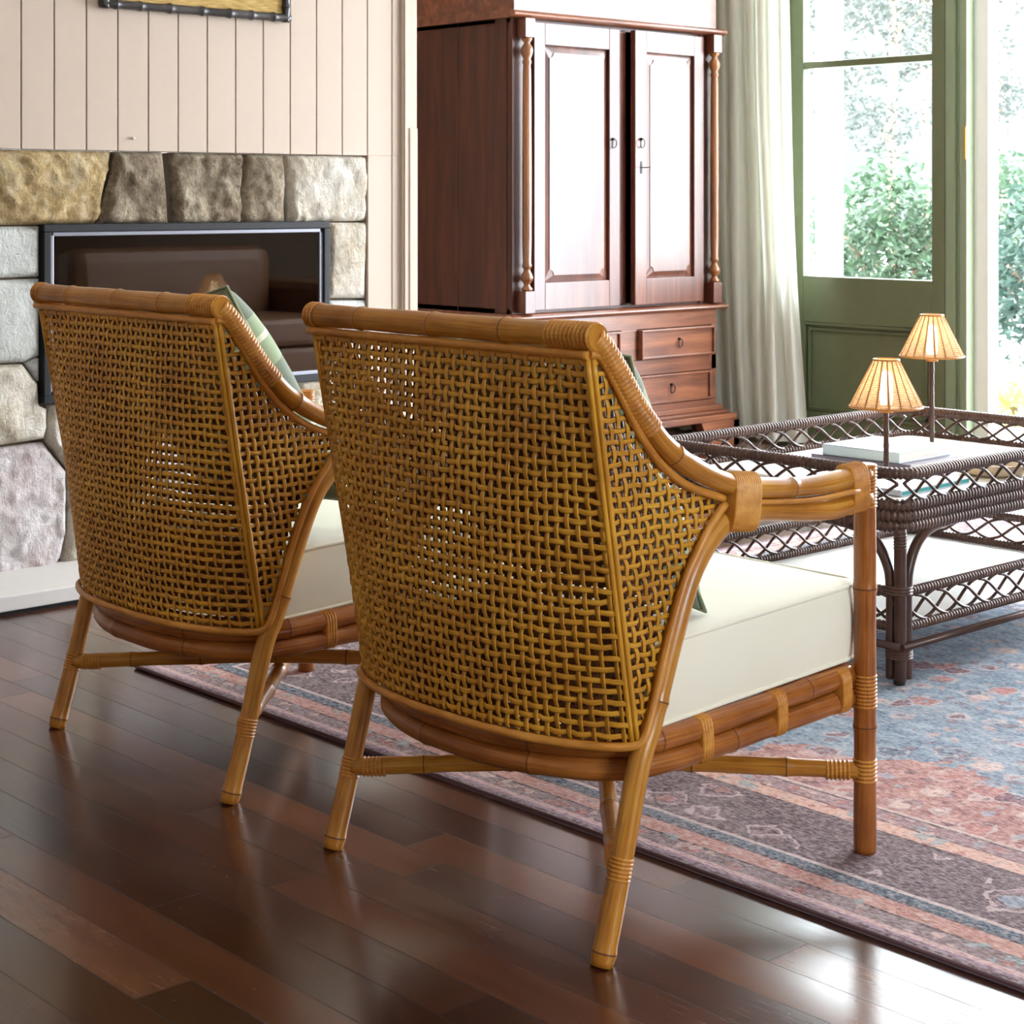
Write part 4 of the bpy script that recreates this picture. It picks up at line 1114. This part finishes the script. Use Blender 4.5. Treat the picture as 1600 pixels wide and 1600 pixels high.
    # arms: upper pole
    for s in (-1, 1):
        P = spline([(x, s * (0.314 if x < 0.2 else 0.314 - 0.012 * (x - 0.2) / 0.4), z) for x, z in ARM], 8)
        pole(P, 0.0158, (0.24, 0.52), 16).build('arm', POLE, root)
        m = MB()
        P2 = spline([(x, s * 0.3185, z) for x, z in ((0.30, 0.601), (0.437, 0.589), (0.56, 0.590))], 8)
        m.tube(P2, 0.0045, 8); m.build('arm_cane', 'rattan_binding', root)
    # rear legs run up and forward to become the lower arm poles
    for s in (-1, 1):
        P = spline([(x, s * (0.3035 if x > 0.2 else 0.3045), z) for x, z in reversed(LEG)], 8)
        leg = pole(P, 0.0162, (0.018, 0.36, 0.70), 16).build('leg', POLE, root)
        bind(leg, (0.034, s * 0.3045, 0.108), (0.0425, s * 0.3045, 0.14), 0.0175, 0.0175, (0, 1, 0), 0.0055)
    # front legs
    for s in (-1, 1):
        leg = pole([(0.604, s * 0.298, 0.008), (0.604, s * 0.298, 0.622)], 0.0178, (0.20, 0.42), 18).build('leg', RAIL, root)
        bind(leg, (0.604, s * 0.298, 0.238), (0.604, s * 0.298, 0.292), 0.0196, 0.0196, (1, 0, 0), 0.0055)
        bind(leg, (0.604, s * 0.298, 0.120), (0.604, s * 0.298, 0.158), 0.0194, 0.0194, (1, 0, 0), 0.0055)
        bind(leg, (0.604, s * 0.298, 0.556), (0.604, s * 0.298, 0.626), 0.0196, 0.0196, (1, 0, 0), 0.0052)
    # bindings on the arms and the top rail
    for s in (-1, 1):
        bind(root, (0.254, s * 0.308, 0.606), (0.312, s * 0.308, 0.600), 0.0225, 0.0445, (0, 0, 1), 0.0048, 0.0016, 28)
        bind(root, (0.548, s * 0.300, 0.590), (0.588, s * 0.300, 0.592), 0.0215, 0.0400, (0, 0, 1), 0.0052, 0.0016, 28)
        bind(root, (-0.026, s * (0.235 if s < 0 else 0.30), 0.861), (-0.026, s * 0.325, 0.861), 0.0212, 0.0212, (0, 0, 1), 0.0080, 0.0026)
        m = MB(); P = resample(spline([(x, s * 0.314, z) for x, z in ARM[:5]], 10), 0.0011)
        m.tube(P, lambda l: 0.0184 - 0.0026 * (1 - abs(math.sin(PI * l / 0.0072))), 14)
        m.build('binding', 'rattan_binding', root)
    # seat frame: two stacked poles bent round the seat
    for k, (zr, zf) in enumerate(((0.270, 0.290), (0.2385, 0.253))):
        half = [(0.585, 0.278), (0.45, 0.281), (0.28, 0.283), (0.17, 0.281), (0.105, 0.266), (0.058, 0.225), (0.022, 0.15), (0.002, 0.06)]
        pts = [(x, y, zr + (zf - zr) * min(1, max(0, x / 0.58))) for x, y in half] + [(x, -y, zr + (zf - zr) * min(1, max(0, x / 0.58))) for x, y in reversed(half)]
        P = spline(pts, 8)
        pole(P, 0.0172, (0.17 + 0.12 * k, 0.46, 0.62 + 0.1 * k, 0.93, 1.12 + 0.15 * k, 1.45 + 0.07 * k), 16, 0.01).build('seat_rail', RAIL, root)
        pole([(0.592, 0.29, zf), (0.592, -0.29, zf)], 0.0165, (0.2, 0.4), 14).build('seat_rail', RAIL, root)
    for s in (-1, 1):
        for x in (0.215, 0.385, 0.545):
            zc = 0.2545 + (0.2715 - 0.2545) * x / 0.58
            bind(root, (x, s * 0.2822, zc), (x + 0.024, s * 0.2822, zc + 0.0008), 0.0200, 0.0352, (0, 0, 1), 0.0052, 0.0020, 28)
    # seat slats carry the cushion
    for x in (0.15, 0.30, 0.45): MB().tube([(x, -0.28, 0.274 + 0.02 * x / 0.6), (x, 0.28, 0.274 + 0.02 * x / 0.6)], 0.009, 10).build('seat_slat', 'rattan_pole', root)
    # crossed stretchers
    for (a, b) in (((0.036, 0.300, 0.126), (0.600, -0.294, 0.138)), ((0.036, -0.300, 0.126), (0.600, 0.294, 0.138))):
        mid = (Vector(a) + Vector(b)) / 2; mid.z += 0.012 if a[1] > 0 else -0.016
        a, b = Vector(a), Vector(b); d = (b - a).normalized()
        st = pole(spline([a, mid, b], 10), 0.0142, (0.12, 0.26, 0.41, 0.55, 0.70), 14).build('stretcher', POLE, root)
        bind(st, a + d * 0.018, a + d * 0.058, 0.0162, 0.0162, (0, 0, 1), 0.0058); bind(st, b - d * 0.058, b - d * 0.018, 0.0162, 0.0162, (0, 0, 1), 0.0058)
    return root

def rounded_box(dx, dy, dz, r, crown, n=26):
    """cushion block, centred on x, y, base at 0: grid box pushed to a rounded shape"""
    bm = bmesh.new(); bmesh.ops.create_cube(bm, size=2); bmesh.ops.subdivide_edges(bm, edges=bm.edges[:], cuts=n, use_grid_fill=True)
    for v in bm.verts:
        x, y, z = v.co
        p = Vector((x * dx / 2, y * dy / 2, z * dz / 2)); q = Vector((max(-dx / 2 + r, min(dx / 2 - r, p.x)), max(-dy / 2 + r, min(dy / 2 - r, p.y)), max(-dz / 2 + r * 0.6, min(dz / 2 - r * 0.6, p.z))))
        # corners in plan
        R = 0.045; c = Vector((max(-dx / 2 + R, min(dx / 2 - R, p.x)), max(-dy / 2 + R, min(dy / 2 - R, p.y)), 0)); h = Vector((p.x, p.y, 0)) - c
        if h.length > R: h = h.normalized() * R; p.x, p.y = c.x + h.x, c.y + h.y
        e = p - Vector((max(-dx / 2 + r, min(dx / 2 - r, p.x)), max(-dy / 2 + r, min(dy / 2 - r, p.y)), max(-dz / 2 + r, min(dz / 2 - r, p.z))))
        if e.length > r: p = p - e + e.normalized() * r
        f = (1 - (2 * p.x / dx) ** 2) * (1 - (2 * p.y / dy) ** 2)
        p.z += crown * f * z + 0.0012 * noise.noise(p * 14)
        sx = 1 - (2 * p.z / dz) ** 2
        p.x += 0.006 * sx * (1 if x > 0 else -1) * abs(x) ** 6; p.y += 0.006 * sx * (1 if y > 0 else -1) * abs(y) ** 6
        v.co = p + Vector((0, 0, dz / 2))
    me = bpy.data.meshes.new('cushion_body'); bm.to_mesh(me); bm.free(); me.materials.append(M['cream_cotton'])
    for p in me.polygons: p.use_smooth = True
    o = bpy.data.objects.new('cushion_body', me); COL.objects.link(o); return o

def make_cushion(loc, label):
    root = thing('seat_cushion', label, 'cushion', loc, 0, 'cream seat cushions on the rattan armchairs')
    root.rotation_euler = (0, -math.atan2(0.022, 0.5), 0)
    dx, dy, dz = 0.545, 0.552, 0.125
    rounded_box(dx, dy, dz, 0.012, 0.010).parent = root
    for z in (0.005, dz - 0.005):
        R = 0.045; pts = []
        for cx, cy, a0 in ((dx / 2 - R, dy / 2 - R, 0), (-dx / 2 + R, dy / 2 - R, 90), (-dx / 2 + R, -dy / 2 + R, 180), (dx / 2 - R, -dy / 2 + R, 270)):
            for k in range(7):
                a = math.radians(a0 + 15 * k); pts.append((cx + (R + 0.001) * math.cos(a), cy + (R + 0.001) * math.sin(a), z))
        MB().tube(resample(pts, 0.012, True), 0.0034, 8, closed=True).build('piping', 'cream_cotton', root)
    return root

def make_pillow(loc, rot, label, size=0.45, seed=0):
    n = 30
    def f(sgn):
        def g(u, v):
            x, y = 2 * u - 1, 2 * v - 1
            t = max(0, (1 - abs(x) ** 2.6) * (1 - abs(y) ** 2.6)) ** 0.55
            pin = 1 - 0.055 * (1 - min(1, abs(y) ** 2)) * x * x - 0.0
            pin2 = 1 - 0.055 * (1 - min(1, abs(x) ** 2)) * y * y
            wr = 0.006 * noise.noise(Vector((x * 2.2 + seed, y * 2.2, sgn))) + 0.003 * noise.noise(Vector((x * 7 + seed, y * 6, sgn * 3)))
            return (x * size / 2 * pin, y * size / 2 * pin2, sgn * (0.088 * t + 0.001 + wr * t ** 0.5))
        return g
    m = MB(); m.grid(f(1), n, n); m.grid(f(-1), n, n, flip=True)
    o = m.build('pillow', 'green_plaid', None, subd=1, loc=loc, fixn=False)
    # close the rim
    bm = bmesh.new(); bm.from_mesh(o.data); bmesh.ops.remove_doubles(bm, verts=bm.verts, dist=0.0024); bm.to_mesh(o.data); bm.free()
    o.rotation_euler = rot
    tag(o, label, 'pillow', 'plaid pillows on the rattan armchairs')
    s = size / 2 * 0.985
    pts = [(-s, -s, 0), (s, -s, 0), (s, s, 0), (-s, s, 0)]
    rim = []
    for a, b in zip(pts, pts[1:] + pts[:1]):
        for k in range(12):
            t = k / 12; p = Vector(a).lerp(Vector(b), t); w = 1 - 0.055 * 4 * t * (1 - t); 
            if a[0] == b[0]: p.x *= w
            else: p.y *= w
            rim.append(p)
    MB().tube(rim, 0.0035, 6, closed=True).build('pillow_piping', 'green_plaid', o)
    return o

CH = ((1.765, 2.052), (1.765, 2.959))
make_chair((CH[0][0], CH[0][1], 0), 'woven rattan armchair nearer the camera, its right arm and front leg in full view')
make_chair((CH[1][0], CH[1][1], 0), 'woven rattan armchair standing between the near chair and the fireplace')
for (x, y), lb in zip(CH, ('cream box seat cushion on the rattan armchair nearer the camera', 'cream box seat cushion on the rattan armchair by the fireplace')):
    make_cushion((x + 0.363, y, 0.2985), lb)
def lean(a, b): return (Matrix.Rotation(PI / 2, 3, 'Z') @ Matrix.Rotation(math.radians(a), 3, 'X') @ Matrix.Rotation(math.radians(b), 3, 'Z')).to_euler()
make_pillow((CH[0][0] + 0.176, CH[0][1] - 0.034, 0.648), lean(62, 6), 'green plaid pillow leaning in the armchair nearer the camera', 0.46, 1)
make_pillow((CH[1][0] + 0.170, CH[1][1] - 0.040, 0.662), lean(62, -9), 'green plaid pillow leaning in the armchair by the fireplace, one corner above its rail', 0.46, 5)

# ------------------------------------------------------------------ garden beyond the doors
struct(MB().b2((XD + 0.12, -14, -0.16), (40, 40, -0.06)).build('ground', 'pale_gravel'))
def backdrop_pt(u, v):
    a = math.radians(24 + 34 * u); r = 44 + 3 * v
    h = (6.2 + 1.2 * noise.noise(Vector((u * 9, 0.3, 0))) + 0.7 * noise.noise(Vector((u * 31, 2.3, 0)))) * math.sin(PI * min(1, v * 1.25) / 2) * min(1, 6 * u, 6 * (1 - u))
    return (r * math.cos(a), r * math.sin(a), -0.1 + h)
struct(MB().grid(backdrop_pt, 90, 8).build('sky_backdrop', 'backdrop_haze'))  # added screen that dims the bright sky behind the tree leaves
def at(u, dist, z=-0.06):
    """point on the ray of picture column u, dist metres ahead"""
    k = (u - 800) / 2840
    return ((0.6755 + 0.7373 * k) * dist, (0.7373 - 0.6755 * k) * dist, z)
post = thing('verandah_post', 'white square verandah post outside seen through the door glass', 'post', (at(1296, 10.2)[0], at(1296, 10.2)[1], -0.06))
MB().b2((-0.055, -0.055, 0), (0.055, 0.055, 2.9)).build('shaft', 'white_paint', post, 0.004)
MB().b2((-0.075, -0.075, 0), (0.075, 0.075, 0.14)).build('base_block', 'white_paint', post, 0.004)

def leaves(m, c, rad, n, size, rnd, shell=0.55, flat=1.0):
    for _ in range(n):
        while True:
            p = Vector((rnd.uniform(-1, 1), rnd.uniform(-1, 1), rnd.uniform(-1, 1)))
            if p.length <= 1 and p.length > shell * rnd.random(): break
        bump = 0.75 + 0.5 * noise.noise(p * 2.3 + Vector(c))
        q = Vector(c) + Vector((p.x * rad[0], p.y * rad[1], p.z * rad[2])) * bump
        if q.z < -0.05: continue
        d = Vector((rnd.gauss(0, 1), rnd.gauss(0, 1), rnd.gauss(0, 0.7))).normalized()
        w = d.orthogonal().normalized(); w.rotate(Matrix.Rotation(rnd.uniform(0, 2 * PI), 3, d)); up = d.cross(w)
        s = size * rnd.uniform(0.6, 1.3); b = len(m.v)
        m.v += [q - d * s, q + w * s * 0.42 + up * s * 0.1, q + d * s, q - w * s * 0.42 + up * s * 0.1]
        m.face([b, b + 1, b + 2, b + 3], [(0, 0), (1, 0), (1, 1), (0, 1)], 0, False)
def bush(u, dist, rad, mat, n, size, label, name='shrub', zc=None, group='garden shrubs'):
    rnd = random.Random(int(u * 7 + dist)); x, y, z = at(u, dist)
    r = thing(name, label, 'shrub', (x, y, -0.06), 0, group)
    m = MB(); zc = rad[2] * 0.85 if zc is None else zc
    leaves(m, (0, 0, zc), rad, n, size, rnd)
    m.build('foliage', mat, r)
    m = MB()
    for k in range(5):
        a = rnd.uniform(0, 6.28); m.tube(spline([(0.05 * math.cos(a), 0.05 * math.sin(a), 0), (0.2 * rad[0] * math.cos(a), 0.2 * rad[1] * math.sin(a), zc * 0.7), (0.5 * rad[0] * math.cos(a), 0.5 * rad[1] * math.sin(a), zc * 1.2)], 4), 0.016, 6)
    m.build('stem', 'trunk_bark', r)
def tree(u, dist, h, rad, mat, n, size, label, lean=0.0):
    rnd = random.Random(int(u * 3 + dist)); x, y, z = at(u, dist)
    r = thing('garden_tree', label, 'tree', (x, y, -0.06), 0, 'trees at the back of the garden')
    m = MB(); m.tube(spline([(0, 0, 0), (lean * 0.3, 0.05, h * 0.35), (lean, 0, h * 0.8)], 6), lambda l: 0.075 - 0.05 * min(1, l / h), 8)
    tips = []
    for k in range(9):
        a = rnd.uniform(0, 6.28); z0 = h * rnd.uniform(0.18, 0.7); e = Vector((lean + rad * rnd.uniform(0.4, 0.9) * math.cos(a), rad * rnd.uniform(0.4, 0.9) * math.sin(a), z0 + h * rnd.uniform(0.1, 0.35)))
        m.tube(spline([(lean * z0 / h, 0, z0), (e.x * 0.5, e.y * 0.5, z0 + (e.z - z0) * 0.6), e], 4), 0.014, 6); tips.append(e)
    m.build('trunk', 'trunk_bark', r)
    m = MB()
    for e in tips: leaves(m, e, (rad * 0.42, rad * 0.42, rad * 0.34), n // 9, size, rnd, 0.2)
    m.build('crown', mat, r)
bush(1392, 12.6, (0.66, 0.66, 0.74), 'leaf_teal', 4200, 0.036, 'broad blue green shrub seen through the lower door glass', zc=0.72)
bush(1312, 16.0, (0.60, 0.60, 0.70), 'leaf_pale', 1300, 0.036, 'pale loose shrub behind the verandah post')
bush(1560, 15.2, (0.72, 0.72, 0.95), 'leaf_teal', 4200, 0.040, 'tall blue green shrub framed by the open doorway', zc=0.70)
bush(1655, 12.0, (0.70, 0.70, 0.80), 'leaf_blue', 3200, 0.042, 'dense dark shrub cut off by the edge of the open doorway', zc=0.55)
bush(1542, 9.6, (0.30, 0.30, 0.18), 'leaf_lime', 500, 0.034, 'low lime green plant in the sun outside the doorway', zc=0.12)
bush(1604, 8.8, (0.30, 0.30, 0.20), 'leaf_lime', 450, 0.034, 'low yellow green plant at the edge of the doorway view', zc=0.12)
tree(1400, 18.5, 4.4, 1.15, 'leaf_far', 3000, 0.034, 'thin leafed tree above the broad shrub, seen through the door glass')
tree(1300, 26.0, 6.0, 1.6, 'leaf_far', 2600, 0.05, 'pale tree behind the verandah post', 0.2)
tree(1565, 22.5, 5.4, 1.4, 'leaf_far', 3200, 0.042, 'pale thin leafed tree above the open doorway shrubs')
tree(1450, 31.0, 8.0, 2.2, 'leaf_far', 2600, 0.06, 'tallest tree standing far back behind the door stile', -0.2)
